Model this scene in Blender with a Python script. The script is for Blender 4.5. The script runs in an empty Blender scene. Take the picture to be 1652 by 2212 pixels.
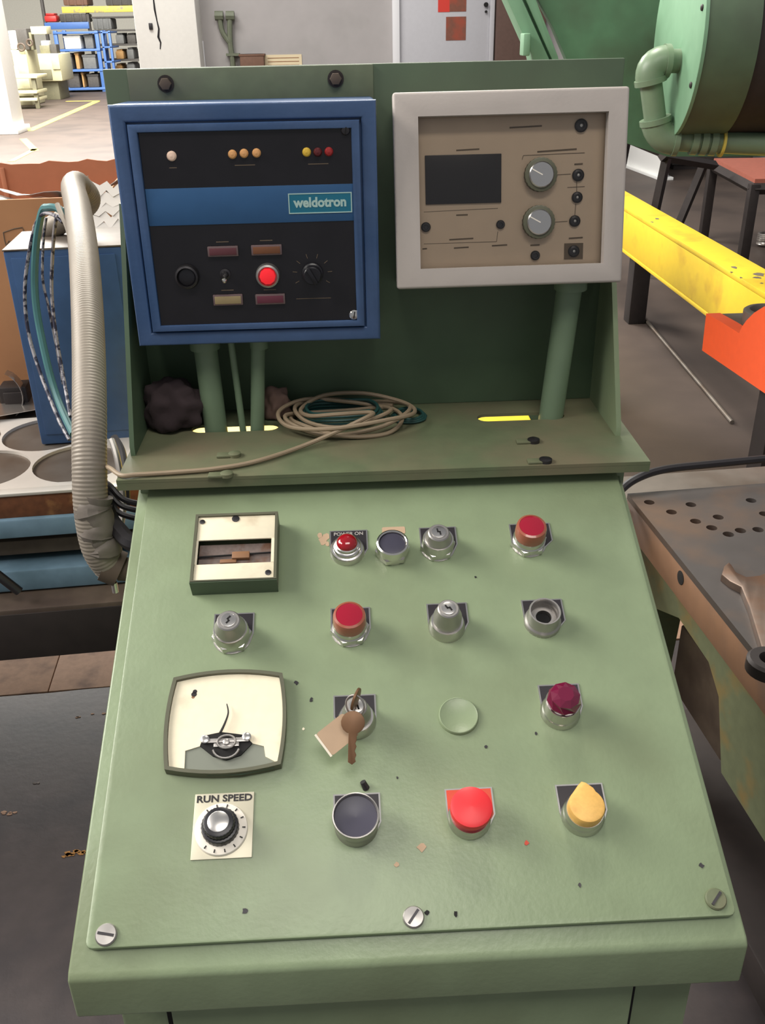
import bpy, bmesh, math, random
from mathutils import Matrix, Vector
random.seed(7)
# ------------------------------------------------------------------ camera
SC = bpy.context.scene
COL = SC.collection
F, CX, CY = 2026.1, 826.0, 1106.0           # focal length in pixels of the 1652x2212 frame
PIT, YAW, ROL = (math.radians(a) for a in (27.6336, 2.1054, -1.1614))
EYE = Vector((-.0394, -.5338, 1.5193))
FWD = Vector((math.sin(YAW)*math.cos(PIT), math.cos(YAW)*math.cos(PIT), -math.sin(PIT)))
_r = Vector((math.cos(YAW), -math.sin(YAW), 0)); _u = _r.cross(FWD)
RGT = math.cos(ROL)*_r + math.sin(ROL)*_u
UPV = -math.sin(ROL)*_r + math.cos(ROL)*_u
cd = bpy.data.cameras.new('camera'); cam = bpy.data.objects.new('camera', cd); COL.objects.link(cam)
cd.sensor_fit = 'VERTICAL'; cd.sensor_height = 36.0; cd.lens = F/2212*36.0; cd.clip_start = .02; cd.clip_end = 200
m = Matrix((RGT, UPV, -FWD)).transposed().to_4x4(); m.translation = EYE
cam.matrix_world = m
SC.camera = cam
# ------------------------------------------------------------------ light
W = bpy.data.worlds.new('world'); SC.world = W; W.use_nodes = True
bg = W.node_tree.nodes['Background']; bg.inputs[0].default_value = (.93, .95, 1.0, 1); bg.inputs[1].default_value = .28

def area(name, loc, target, sx, sy, power, col=(1, 1, 1)):
    ld = bpy.data.lights.new(name, 'AREA'); ld.shape = 'RECTANGLE'; ld.size = sx; ld.size_y = sy
    ld.energy = power; ld.color = col
    o = bpy.data.objects.new(name, ld); COL.objects.link(o); o.location = loc
    o.rotation_euler = (Vector(target)-Vector(loc)).to_track_quat('-Z', 'Y').to_euler()
    return o
area('skylight_row', (-4.9, 1.7, 4.1), (-.2, .5, .9), 2.6, 2.0, 330, (1, .96, .90))
area('ceiling_lamp_left', (-4.0, -.5, 4.6), (-.6, 1.0, .8), 2.0, 1.2, 110, (1, .95, .88))
area('ceiling_lamp_near', (.3, -1.6, 4.9), (.1, .4, .9), 2.4, 1.2, 75, (1, .95, .88))
area('ceiling_lamp_right', (.3, 4.2, 5.4), (1.6, 4.0, .5), 2.4, 1.2, 270, (1, .95, .85))
area('ceiling_lamp_back', (-2.4, 7.6, 5.2), (-1.6, 10.6, 1.0), 3.0, 1.2, 190, (1, .96, .90))
area('skylight_far', (-5.5, 16, 7.5), (-5.5, 16.5, 0), 6, 12, 6500, (1, .98, .92))
SC.view_settings.view_transform = 'Standard'; SC.view_settings.look = 'None'
SC.view_settings.gamma = 1; SC.view_settings.use_curve_mapping = False
SC.view_settings.exposure = 0.10

# ------------------------------------------------------------------ pixel helpers
def ray(x, y):
    return (FWD*F + RGT*(x-CX) - UPV*(y-CY)).normalized()
def az(x, y, z):                                   # on the level plane at height z
    v = ray(x, y); return EYE + v*((z-EYE.z)/v.z)
def ay(x, y, Y):                                   # on the upright plane at depth Y
    v = ray(x, y); return EYE + v*((Y-EYE.y)/v.y)
class Frame:                                       # a flat surface: origin, right, up, outward
    def __init__(s, o, u, v):
        s.o = Vector(o); s.u = Vector(u).normalized(); s.v = Vector(v).normalized(); s.n = s.u.cross(s.v)
    def uv(s, x, y, h=0):
        d = ray(x, y); t = ((s.o + s.n*h - EYE).dot(s.n))/d.dot(s.n); p = EYE + d*t - s.o
        return p.dot(s.u), p.dot(s.v)
    def at(s, a, b, h=0): return s.o + s.u*a + s.v*b + s.n*h
    def M(s, a=0, b=0, h=0, rot=0):
        m = Matrix((s.u, s.v, s.n)).transposed().to_4x4(); m.translation = s.at(a, b, h)
        return m @ Matrix.Rotation(rot, 4, 'Z')
    def rect(s, x0, y0, x1, y1, h=0):              # pixel rectangle -> local rectangle
        c = [s.uv(x, y, h) for x in (x0, x1) for y in (y0, y1)]
        return ((c[0][0]+c[1][0])/2, (c[2][0]+c[3][0])/2, (c[1][1]+c[3][1])/2, (c[0][1]+c[2][1])/2)

# ------------------------------------------------------------------ materials
def lin(c):
    return tuple(((v/255)/12.92 if v/255 <= .04045 else ((v/255+.055)/1.055)**2.4) for v in c) + (1,)
MATS = {}
def mat(name, col, rough=.5, metal=0., var=.0, col2=None, scale=6., thr=(.45, .65), bump=0., bscale=80., spec=.5, coat=0., emit=None, estr=0., detail=6.):
    """Principled paint; col2 = dirt or wear in noise patches between thresholds; var = fine tone variation"""
    m = bpy.data.materials.new(name); m.use_nodes = True; nt = m.node_tree; N = nt.nodes; Lk = nt.links
    b = N['Principled BSDF']; b.inputs['Roughness'].default_value = rough; b.inputs['Metallic'].default_value = metal
    b.inputs['Specular IOR Level'].default_value = spec; b.inputs['Coat Weight'].default_value = coat
    tc = N.new('ShaderNodeTexCoord')
    base = N.new('ShaderNodeRGB'); base.outputs[0].default_value = lin(col); out = base.outputs[0]
    if var:
        n = N.new('ShaderNodeTexNoise'); n.inputs['Scale'].default_value = scale*5; n.inputs['Detail'].default_value = 5
        Lk.new(tc.outputs['Object'], n.inputs['Vector'])
        mr = N.new('ShaderNodeMapRange'); mr.inputs[1].default_value = .3; mr.inputs[2].default_value = .7
        mr.inputs[3].default_value = 1-var; mr.inputs[4].default_value = 1+var; Lk.new(n.outputs[0], mr.inputs[0])
        h = N.new('ShaderNodeHueSaturation'); Lk.new(out, h.inputs['Color']); Lk.new(mr.outputs[0], h.inputs['Value']); out = h.outputs[0]
    if col2:
        n = N.new('ShaderNodeTexNoise'); n.inputs['Scale'].default_value = scale; n.inputs['Detail'].default_value = detail
        Lk.new(tc.outputs['Object'], n.inputs['Vector'])
        mr = N.new('ShaderNodeMapRange'); mr.inputs[1].default_value, mr.inputs[2].default_value = thr; Lk.new(n.outputs[0], mr.inputs[0])
        mx = N.new('ShaderNodeMix'); mx.data_type = 'RGBA'; mx.inputs[7].default_value = lin(col2)
        Lk.new(mr.outputs[0], mx.inputs[0]); Lk.new(out, mx.inputs[6]); out = mx.outputs[2]
    Lk.new(out, b.inputs['Base Color'])
    if bump:
        n = N.new('ShaderNodeTexNoise'); n.inputs['Scale'].default_value = bscale; n.inputs['Detail'].default_value = 3
        Lk.new(tc.outputs['Object'], n.inputs['Vector'])
        bp = N.new('ShaderNodeBump'); bp.inputs['Strength'].default_value = bump; bp.inputs['Distance'].default_value = .002
        Lk.new(n.outputs[0], bp.inputs['Height']); Lk.new(bp.outputs[0], b.inputs['Normal'])
    if emit:
        b.inputs['Emission Color'].default_value = lin(emit); b.inputs['Emission Strength'].default_value = estr
    MATS[name] = m; return m
mat('green_paint', (133, 148, 116), .36, var=.05, col2=(118, 128, 98), scale=5, thr=(.48, .75), bump=.12, bscale=180)
mat('green_dusty', (96, 106, 78), .6, var=.10, col2=(116, 106, 84), scale=7, thr=(.42, .7), bump=.15)
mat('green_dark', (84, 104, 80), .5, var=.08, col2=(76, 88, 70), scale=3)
mat('green_plate', (92, 132, 100), .5, var=.06, col2=(84, 110, 84), scale=4)
mat('green_disc', (126, 166, 134), .5, var=.04, col2=(116, 156, 124), scale=5)
mat('green_pipe', (112, 132, 106), .4, var=.05)
mat('bracket_paint', (104, 114, 90), .6, var=.1, col2=(96, 100, 84), scale=9)
mat('blue_paint', (68, 92, 130), .36, var=.08, col2=(54, 82, 122), scale=7, bump=.1, bscale=220)
mat('blue_box_paint', (54, 84, 126), .45, var=.08)
mat('blue_rail', (116, 144, 164), .5, var=.08, col2=(92, 118, 134), scale=9)
mat('blue_band', (48, 90, 134), .4, var=.05)
mat('teal_logo', (30, 112, 138), .4)
mat('logo_cream', (176, 206, 200), .5)
mat('black_panel', (26, 24, 28), .32, var=.15)
mat('black_plastic', (26, 25, 30), .35, var=.05)
mat('grey_button', (62, 60, 74), .38, var=.04)
mat('legend_black', (40, 36, 40), .4, var=.1)
mat('legend_print', (170, 165, 160), .5)
mat('legend_red', (206, 70, 46), .45, var=.04)
mat('silver', (205, 202, 198), .28, 1., var=.04)
mat('chrome', (225, 222, 215), .16, 1.)
mat('satin_metal', (176, 172, 168), .40, .9, var=.05)
mat('dark_metal', (70, 68, 70), .4, .8, var=.1)
mat('hole_dark', (14, 12, 12), .8)
mat('red_lens', (158, 14, 44), .14, spec=.6, coat=.5)
mat('amber_ring', (158, 86, 66), .25, coat=.4)
mat('purple_lens', (104, 20, 52), .12, coat=.6)
mat('red_dome', (150, 14, 28), .12, coat=.6)
mat('red_button', (222, 44, 50), .42, var=.03)
mat('yellow_button', (226, 178, 96), .5, var=.06, col2=(206, 158, 84), scale=60)
mat('meter_cream', (240, 230, 202), .45, var=.03, col2=(206, 186, 156), scale=22, thr=(.6, .8))
mat('meter_window', (120, 106, 100), .5, var=.12, col2=(106, 72, 50), scale=60, thr=(.5, .7))
mat('meter_rim', (92, 92, 74), .45, var=.08)
mat('meter_lower', (128, 132, 120), .4, var=.05)
mat('meter_lower_green', (60, 78, 60), .35, var=.05)
mat('rust_wood', (142, 102, 70), .6, var=.1)
mat('dial_plate', (206, 200, 178), .4, .3, var=.04)
mat('dial_white', (236, 228, 214), .45)
mat('ink', (36, 34, 34), .6)
mat('brass_key', (118, 86, 60), .45, .4, var=.12)
mat('tag_card', (186, 158, 130), .7, var=.06)
mat('tag_edge', (236, 226, 206), .6)
mat('grey_case', (186, 177, 170), .5, var=.03, bump=.06, bscale=300)
mat('instrument_panel', (226, 203, 178), .5, var=.03)
mat('display_dark', (38, 34, 38), .3)
mat('brown_print', (112, 96, 78), .6)
mat('lamp_white', (226, 196, 176), .3, emit=(255, 220, 190), estr=.12)
mat('lamp_amber', (210, 156, 104), .3, emit=(255, 190, 110), estr=.08)
mat('lamp_yellow', (206, 170, 64), .3, emit=(255, 210, 80), estr=.08)
mat('lamp_red', (150, 44, 44), .3, emit=(200, 50, 50), estr=.05)
mat('lamp_red_dim', (96, 38, 40), .3)
mat('lamp_bar_red', (100, 56, 62), .4, var=.05)
mat('lamp_bar_orange', (122, 78, 52), .4, var=.05)
mat('lamp_bar_cream', (160, 142, 104), .4, var=.05)
mat('lamp_bar_wine', (104, 50, 64), .4, var=.05)
mat('bar_rim', (120, 100, 100), .4, .3)
mat('red_glow', (240, 40, 50), .35, emit=(255, 40, 50), estr=.35)
mat('conduit_grey', (136, 127, 115), .5, .15, var=.06, bump=.1)
mat('tape_grey', (112, 104, 96), .55, .1, var=.2, bump=.3, bscale=60)
mat('cable_teal', (70, 116, 118), .4, var=.06)
mat('cable_black', (32, 29, 32), .45, var=.1)
mat('cable_beige', (150, 132, 108), .55, var=.06)
mat('cable_green', (36, 74, 70), .45, var=.06)
mat('braid', (150, 146, 150), .5, .2, col2=(40, 40, 60), scale=90, thr=(.45, .55))
mat('rag_purple', (54, 42, 44), .9, var=.12)
mat('rag_pink', (116, 92, 82), .9, var=.12)
mat('cardboard', (186, 134, 92), .8, var=.04, col2=(172, 120, 82), scale=3)
mat('cardboard_inside', (178, 118, 88), .85, var=.04)
mat('sheet_steel', (214, 208, 200), .38, .35, var=.03)
mat('scrap_steel', (190, 184, 178), .3, .9, var=.06)
mat('dirty_steel', (112, 104, 96), .5, .45, var=.08, col2=(92, 78, 66), scale=5)
mat('rust', (110, 66, 40), .75, var=.2, col2=(176, 128, 80), scale=16, thr=(.55, .72))
mat('grime_brown', (92, 78, 66), .7, var=.12, col2=(70, 56, 48), scale=8)
mat('dark_brown', (46, 38, 36), .7, var=.15)
mat('bolster_steel', (84, 79, 77), .42, .4, var=.06, col2=(118, 92, 72), scale=4, thr=(.5, .75), bump=.06)
mat('bolster_side', (140, 106, 82), .5, .3, var=.08, col2=(110, 92, 84), scale=6, thr=(.45, .65))
mat('press_frame', (106, 112, 84), .55, var=.1, col2=(142, 112, 58), scale=9, thr=(.5, .68))
mat('wrench_steel', (100, 84, 74), .42, .55, var=.1, col2=(104, 76, 58), scale=14)
mat('yellow_paint', (236, 200, 44), .42, var=.03, col2=(206, 160, 40), scale=5, thr=(.55, .75))
mat('chip_grey', (110, 100, 84), .6)
mat('orange_paint', (226, 84, 36), .5, var=.03)
mat('dark_steel', (50, 44, 43), .55, .4, var=.1)
mat('red_top', (150, 84, 68), .6, var=.08)
mat('concrete', (82, 70, 63), .55, var=.06, col2=(66, 56, 51), scale=1.6, thr=(.45, .7), bump=.1, bscale=40)
mat('concrete_rosy', (166, 134, 112), .8, var=.08, col2=(120, 96, 82), scale=14, thr=(.5, .72), bump=.2, bscale=60)
mat('floor_line', (206, 186, 84), .6, var=.06, col2=(150, 140, 110), scale=10, thr=(.55, .7))
mat('mat_dark', (66, 58, 58), .6, var=.12, col2=(44, 40, 44), scale=5, thr=(.45, .65), bump=.25, bscale=70)
mat('paint_splash', (170, 120, 60), .7)
mat('wall_grey', (168, 164, 164), .75, var=.03, col2=(150, 148, 146), scale=1.5, thr=(.5, .8))
mat('wall_white', (236, 234, 228), .7, var=.02)
mat('wall_far', (196, 192, 180), .8, var=.05)
mat('door_grey', (184, 184, 190), .6, var=.02)
mat('white_trim', (226, 226, 230), .6)
mat('recess_brown', (92, 70, 62), .7, var=.08)
mat('sticker_red', (206, 56, 44), .6)
mat('sticker_brown', (122, 74, 58), .6, var=.08, col2=(150, 70, 50), scale=9)
mat('crate_brown', (112, 82, 66), .7, var=.08)
mat('paper_sign', (222, 206, 172), .7)
mat('old_pipe', (104, 110, 92), .6, var=.1)
mat('beige_machine', (206, 200, 164), .5, var=.05)
mat('beige_dark', (120, 116, 92), .6, var=.1)
mat('rack_blue', (72, 108, 168), .5, var=.06)
mat('rack_dark', (74, 70, 66), .7, var=.15)
mat('white_panel', (240, 240, 238), .6)
mat('carton_tan', (176, 136, 86), .8, var=.06)
mat('carton_grey', (106, 106, 104), .8, var=.1)
mat('carton_white', (224, 222, 214), .8, var=.04)
mat('bin_red', (190, 50, 46), .5)
# clear acrylic window: a little mirror on a see-through sheet
g = bpy.data.materials.new('clear_acrylic'); g.use_nodes = True; nt = g.node_tree
for n in list(nt.nodes): nt.nodes.remove(n)
o_ = nt.nodes.new('ShaderNodeOutputMaterial'); mx = nt.nodes.new('ShaderNodeMixShader'); tr = nt.nodes.new('ShaderNodeBsdfTransparent')
gl = nt.nodes.new('ShaderNodeBsdfGlossy'); fr = nt.nodes.new('ShaderNodeFresnel'); fr.inputs[0].default_value = 1.35
tr.inputs[0].default_value = (.98, .97, .95, 1); gl.inputs['Roughness'].default_value = .08
nt.links.new(fr.outputs[0], mx.inputs[0]); nt.links.new(tr.outputs[0], mx.inputs[1]); nt.links.new(gl.outputs[0], mx.inputs[2]); nt.links.new(mx.outputs[0], o_.inputs[0])
MATS['clear_acrylic'] = g

# ------------------------------------------------------------------ mesh builder
I4 = Matrix.Identity(4)
def T(x, y, z): return Matrix.Translation((x, y, z))
class MB:
    def __init__(s): s.v = []; s.f = []
    def add(s, vs, fs, M=None):
        k = len(s.v); s.v += [tuple((M @ Vector(p)) if M else Vector(p)) for p in vs]; s.f += [tuple(i+k for i in f) for f in fs]; return s
    def bm(s, b, M=None):
        b.verts.index_update(); s.add([v.co.copy() for v in b.verts], [[v.index for v in f.verts] for f in b.faces], M); b.free(); return s
    def box(s, x0, x1, y0, y1, z0, z1, bev=0, M=None, seg=2):
        x0, x1 = sorted((x0, x1)); y0, y1 = sorted((y0, y1)); z0, z1 = sorted((z0, z1))
        vs = [(x, y, z) for x in (x0, x1) for y in (y0, y1) for z in (z0, z1)]
        fs = [(0, 1, 3, 2), (4, 6, 7, 5), (0, 4, 5, 1), (2, 3, 7, 6), (0, 2, 6, 4), (1, 5, 7, 3)]
        if not bev: return s.add(vs, fs, M)
        b = bmesh.new(); bv = [b.verts.new(p) for p in vs]
        for f in fs: b.faces.new([bv[i] for i in f])
        bmesh.ops.bevel(b, geom=list(b.edges), offset=bev, segments=seg, affect='EDGES', profile=.5)
        return s.bm(b, M)
    def prism(s, poly, z0, z1, bev=0, M=None, taper=1., seg=2):    # polygon (x,y) extruded in z
        n = len(poly); b = bmesh.new()
        cx = sum(p[0] for p in poly)/n; cy = sum(p[1] for p in poly)/n
        lo = [b.verts.new((p[0], p[1], z0)) for p in poly]
        hi = [b.verts.new((cx+(p[0]-cx)*taper, cy+(p[1]-cy)*taper, z1)) for p in poly]
        b.faces.new(lo[::-1]); top = b.faces.new(hi)
        for i in range(n): b.faces.new((lo[i], lo[(i+1) % n], hi[(i+1) % n], hi[i]))
        bmesh.ops.recalc_face_normals(b, faces=list(b.faces))
        if bev: bmesh.ops.bevel(b, geom=list(top.edges), offset=bev, segments=seg, affect='EDGES', profile=.5)
        return s.bm(b, M)
    def ring(s, outer, inner, z0, z1, M=None):                   # plate with one hole (same vertex count)
        n = len(outer); vs = [(p[0], p[1], z) for z in (z0, z1) for q in (outer, inner) for p in q]; fs = []
        for i in range(n):
            j = (i+1) % n
            fs += [(2*n+i, 2*n+j, 3*n+j, 3*n+i), (j, i, n+i, n+j), (i, j, 2*n+j, 2*n+i), (n+j, n+i, 3*n+i, 3*n+j)]
        return s.add(vs, fs, M)
    def lathe(s, prof, n=32, M=None):                             # (r,z) profile about z
        vs = []; fs = []
        for r, z in prof:
            for k in range(n): a = 2*math.pi*k/n; vs.append((r*math.cos(a), r*math.sin(a), z))
        for i in range(len(prof)-1):
            for k in range(n): j = (k+1) % n; fs.append((i*n+k, i*n+j, (i+1)*n+j, (i+1)*n+k))
        if prof[0][0] > 1e-6: fs.append(tuple(range(n))[::-1])
        if prof[-1][0] > 1e-6: fs.append(tuple(range((len(prof)-1)*n, len(prof)*n)))
        return s.add(vs, fs, M)
    def cyl(s, p0, p1, r0, r1=None, n=20):
        p0 = Vector(p0); p1 = Vector(p1); d = p1-p0
        q = d.to_track_quat('Z', 'Y').to_matrix().to_4x4(); q.translation = p0
        return s.lathe([(r0, 0), (r1 if r1 is not None else r0, d.length)], n, q)
    def tube(s, pts, r, n=10, caps=True):
        pts = [Vector(p) for p in pts]; N = len(pts); vs = []; fs = []
        t0 = (pts[1]-pts[0]).normalized(); ref = Vector((0, 0, 1)) if abs(t0.z) < .9 else Vector((1, 0, 0))
        a = t0.cross(ref).normalized()
        for i, p in enumerate(pts):
            t = (pts[min(i+1, N-1)]-pts[max(i-1, 0)]).normalized()
            a = (a - t*a.dot(t)).normalized(); b = t.cross(a); R = r[i] if isinstance(r, (list, tuple)) else r
            for k in range(n): c = 2*math.pi*k/n; vs.append(p + a*(R*math.cos(c)) + b*(R*math.sin(c)))
        for i in range(N-1):
            for k in range(n): j = (k+1) % n; fs.append((i*n+k, i*n+j, (i+1)*n+j, (i+1)*n+k))
        if caps: fs += [tuple(range(n))[::-1], tuple(range((N-1)*n, N*n))]
        return s.add(vs, fs)
    def text(s, txt, size, ext, M, align='CENTER', shear=0, bold=0):
        c = bpy.data.curves.new('t', 'FONT'); c.body = txt; c.size = size; c.extrude = ext; c.align_x = align; c.align_y = 'CENTER'; c.resolution_u = 3
        c.offset = bold; c.shear = shear
        o = bpy.data.objects.new('t', c); me = o.to_mesh()
        s.add([v.co.copy() for v in me.vertices], [tuple(p.vertices) for p in me.polygons], M)
        o.to_mesh_clear(); bpy.data.objects.remove(o); bpy.data.curves.remove(c); return s
    def mesh(s, name, material, sharp=38):
        me = bpy.data.meshes.new(name); me.from_pydata(s.v, [], s.f); me.update()
        b = bmesh.new(); b.from_mesh(me); bmesh.ops.recalc_face_normals(b, faces=list(b.faces)); b.to_mesh(me); b.free()
        me.polygons.foreach_set('use_smooth', [True]*len(me.polygons)); me.set_sharp_from_angle(angle=math.radians(sharp))
        me.materials.append(MATS[material]); return me
def spline(P, k=8):                                               # Catmull-Rom through points
    P = [Vector(p) for p in P]; out = []
    for i in range(len(P)-1):
        a = P[max(i-1, 0)]; b = P[i]; c = P[i+1]; d = P[min(i+2, len(P)-1)]
        for j in range(k):
            t = j/k; out.append(.5*((2*b)+(c-a)*t+(2*a-5*b+4*c-d)*t*t+(3*b-a-3*c+d)*t**3))
    return out+[P[-1]]
WM = {}
def link(name, data, parent=None, M=I4):
    o = bpy.data.objects.new(name, data); COL.objects.link(o); WM[o.name] = M.copy()
    if parent: o.parent = parent; o.matrix_parent_inverse = WM[parent.name].inverted()
    o.matrix_basis = M; return o
def obj(name, mb, material, parent=None, M=I4, sharp=38): return link(name, mb.mesh(name, material, sharp), parent, M)
def tag(o, label, cat, group=None):
    o['label'] = label; o['category'] = cat
    if group: o['group'] = group
    return o
def part_label(o, label): o['label'] = label; return o
def thing(name, label, cat, loc=(0, 0, 0), group=None, M=None):
    return tag(link(name, None, None, M if M else T(*loc)), label, cat, group)
def struct(name, mb, material, parent=None, M=I4):
    o = obj(name, mb, material, parent, M)
    if not parent: o['kind'] = 'structure'
    return o
def circ(r, n, cx=0, cy=0, a0=0): return [(cx+r*math.cos(a0+2*math.pi*k/n), cy+r*math.sin(a0+2*math.pi*k/n)) for k in range(n)]
def rrect(x0, x1, y0, y1, r, k=4):
    out = []
    for cx, cy, a in ((x1-r, y1-r, 0), (x0+r, y1-r, 90), (x0+r, y0+r, 180), (x1-r, y0+r, 270)):
        for i in range(k+1): t = math.radians(a+90*i/k); out.append((cx+r*math.cos(t), cy+r*math.sin(t)))
    return out
def slot_hole(cx, cy, L, r, k=8):
    return [(cx+L/2+r*math.cos(t), cy+r*math.sin(t)) for t in [math.pi*(-.5+i/k) for i in range(k+1)]] + \
           [(cx-L/2+r*math.cos(t), cy+r*math.sin(t)) for t in [math.pi*(.5+i/k) for i in range(k+1)]]
def plate_holes(outer, holes, z0, z1):
    """flat plate with any number of holes (triangle filled), for shelves and sheets"""
    b = bmesh.new(); es = []
    for loop in [outer]+holes:
        vs = [b.verts.new((p[0], p[1], z1)) for p in loop]
        es += [b.edges.new((vs[i], vs[(i+1) % len(vs)])) for i in range(len(vs))]
    bmesh.ops.triangle_fill(b, use_beauty=True, edges=es)
    fs = list(b.faces)
    r = bmesh.ops.extrude_face_region(b, geom=fs)
    bmesh.ops.translate(b, vec=(0, 0, z0-z1), verts=[e for e in r['geom'] if isinstance(e, bmesh.types.BMVert)])
    bmesh.ops.recalc_face_normals(b, faces=list(b.faces))
    return MB().bm(b)

# ================================================================== THE SETTING
mb = MB(); mb.box(-14, 9, -3, 34, -.12, 0); struct('floor', mb, 'concrete')
mb = MB(); mb.box(-14, 9, 34, 34.2, 0, 7); struct('wall_far', mb, 'wall_far')
YB = 10.6                                            # grey wall behind the press line
def wr(x0, y0, x1, y1, Y=YB):
    ym = (y0+y1)/2; xm = (x0+x1)/2; return ay(x0, ym, Y).x, ay(x1, ym, Y).x, min(ay(xm, y0, Y).z, ay(xm, y1, Y).z), max(ay(xm, y0, Y).z, ay(xm, y1, Y).z)
xl = ay(430, 80, YB).x
mb = MB(); mb.box(xl, 9, YB, YB+.2, 0, 5); struct('wall_back', mb, 'wall_grey')
# white pillar that ends the grey wall
pl, pr = ay(294, 80, YB-.35).x, ay(428, 80, YB-.35).x
mb = MB(); mb.box(pl, pr, YB-.35, YB+.45, 0, 5, .015); pillar = struct('trim_1', mb, 'wall_white')
crack = MB()
pts = [ay(x, y, YB-.352) for x, y in ((331, -6), (334, 20), (339, 45), (343, 62), (342, 80), (347, 92), (346, 106))]
crack.tube([Vector(p) for p in pts], [.007, .01, .006, .009, .012, .008, .005], 6); obj('cable', crack, 'dark_metal', pillar)
sx = ay(326, 57, YB-.35); mb = MB(); mb.box(sx.x-.018, sx.x+.018, YB-.372, YB-.345, sx.z-.03, sx.z+.03, .004); obj('switch_box', mb, 'dark_metal', pillar)
mb = MB(); q = ay(437, 100, YB); mb.cyl((q.x, YB-.03, 0), (q.x, YB-.03, q.z+.05), .022, n=12); obj('downpipe', mb, 'white_trim', pillar)
# near white post at the picture's left edge
p = az(-12, 291, 0)
mb = MB(); mb.box(p.x-.22, p.x+.33, p.y, p.y+.6, 0, 5, .02); mb.box(p.x-.26, p.x+.40, p.y-.05, p.y+.65, 0, .10, .01); struct('trim_2', mb, 'wall_white')
# door leaf in the grey wall
x0, x1, z0, z1 = wr(862, 120, 1056, -60)
door = MB(); door.box(x0, x1, YB-.05, YB, .02, 2.3, .006); D = struct('door_1', door, 'door_grey')
tx = ay(856, 70, YB).x
mb = MB(); mb.box(tx-.045, tx+.03, YB-.09, YB, 0, 2.35, .006); obj('jamb', mb, 'white_trim', D)
mb = MB(); mb.box(x1, x1+.05, YB-.07, YB, 0, 2.35, .005); obj('jamb', mb, 'door_grey', D)
for py in (10, 25):
    c = ay(1049, py, YB-.05); mb = MB(); mb.cyl((c.x, YB-.09, c.z), (c.x, YB-.05, c.z), .022 if py < 20 else .012, n=12); obj('lock', mb, 'hole_dark', D)
for nm, mt, r in (('sticker', 'sticker_red', (946, -30, 971, 26)), ('sticker', 'sticker_brown', (971, -30, 1007, 25)), ('sticker', 'sticker_brown', (963, 36, 1006, 87))):
    a0, a1, b0, b1 = wr(*r, YB-.05); mb = MB(); mb.box(a0, a1, YB-.054, YB-.05, b0, b1); obj(nm, mb, mt, D)
a0, a1, b0, b1 = wr(1064, 130, 1112, -20)
mb = MB(); mb.box(a0+.02, a1+.3, YB-.16, YB, 0, 4, .01); struct('trim_3', mb, 'recess_brown')  # strip standing for a wall recess, its shade put into the brown
# painted floor lines
def floor_line(name, a, b, w, label):
    a = Vector((a[0], a[1], 0)); b = Vector((b[0], b[1], 0)); d = (b-a).normalized(); n = Vector((-d.y, d.x, 0))*w/2
    mb = MB(); mb.prism([(q.x, q.y) for q in (a-n, b-n, b+n, a+n)], .0005, .004); o = obj(name, mb, 'floor_line'); o['kind'] = 'structure'; return o
floor_line('trim_4', az(62, 283, 0), az(209, 219, 0), .16, '')
floor_line('trim_5', az(24, 349, 0), az(76, 322, 0), .09, '')
floor_line('trim_6', az(76, 326, 0), az(50, 300, 0), .11, '')
floor_line('trim_7', az(144, 219, 0), az(214, 218, 0), .16, '')
# rosy concrete strip under the conveyor and the dark plate floor near the console
YAWM = math.radians(4.7)                            # the press line stands turned against the console
mb = MB(); a = az(0, 1506, 0); b = az(238, 1486, 0); d = (b-a).normalized(); n = Vector((-d.y, d.x, 0))
rows = []
for i, (s0, s1) in enumerate(((-2.2, .12), (.122, 1.9))):
    q = [a+d*s0, a+d*s1, a+d*s1+n*.75, a+d*s0+n*.75]
    mb = MB(); mb.prism([(v.x, v.y) for v in q], .0005, .006, .002); o = obj('trim_%d' % (8+i), mb, 'concrete_rosy'); o['kind'] = 'structure'
mb = MB(); edge = []
for i in range(41):
    s = -2.2+4.9*i/40; edge.append(a+d*s+n*(random.uniform(-.004, .004)-.004))
poly = [(v.x, v.y) for v in edge]+[(2.6, -1.6), (-3.1, -1.6)]
mb.prism(poly, .0005, .004); fm = obj('trim_10', mb, 'mat_dark'); fm['kind'] = 'structure'
def splash(px, py, w, h, mt, n=9, z=.0045):
    c = az(px, py, z); mb = MB()
    for k in range(n):
        x = c.x+random.uniform(-w, w); y = c.y+random.uniform(-h, h); r = random.uniform(.15, .4)*h+.0015
        mb.prism([(x+(r*random.uniform(.6, 1.3))*math.cos(t)*1.6, y+r*random.uniform(.6, 1.3)*math.sin(t)) for t in [6.283*i/7 for i in range(7)]], z-.001, z+.0006)
    return obj('paint_spot', mb, mt, fm)
splash(158, 1845, .03, .008, 'paint_splash', 14); splash(25, 1755, .02, .006, 'concrete_rosy', 5); splash(200, 1545, .04, .006, 'concrete_rosy', 6); splash(80, 1690, .008, .004, 'concrete', 3)

# ================================================================== CONTROL CONSOLE
Z0 = .84; SL = math.radians(23.8135); LL = .5033
LID = Frame((0, 0, Z0), (1, 0, 0), (0, math.cos(SL), math.sin(SL)))     # lid surface, v runs up the slope
con = thing('control_console', 'green sloped-front machine control console with buttons, meters and raised back plate', 'control console', (0, .25, 0))
CM = I4
ZL1 = Z0+.2032
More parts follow.
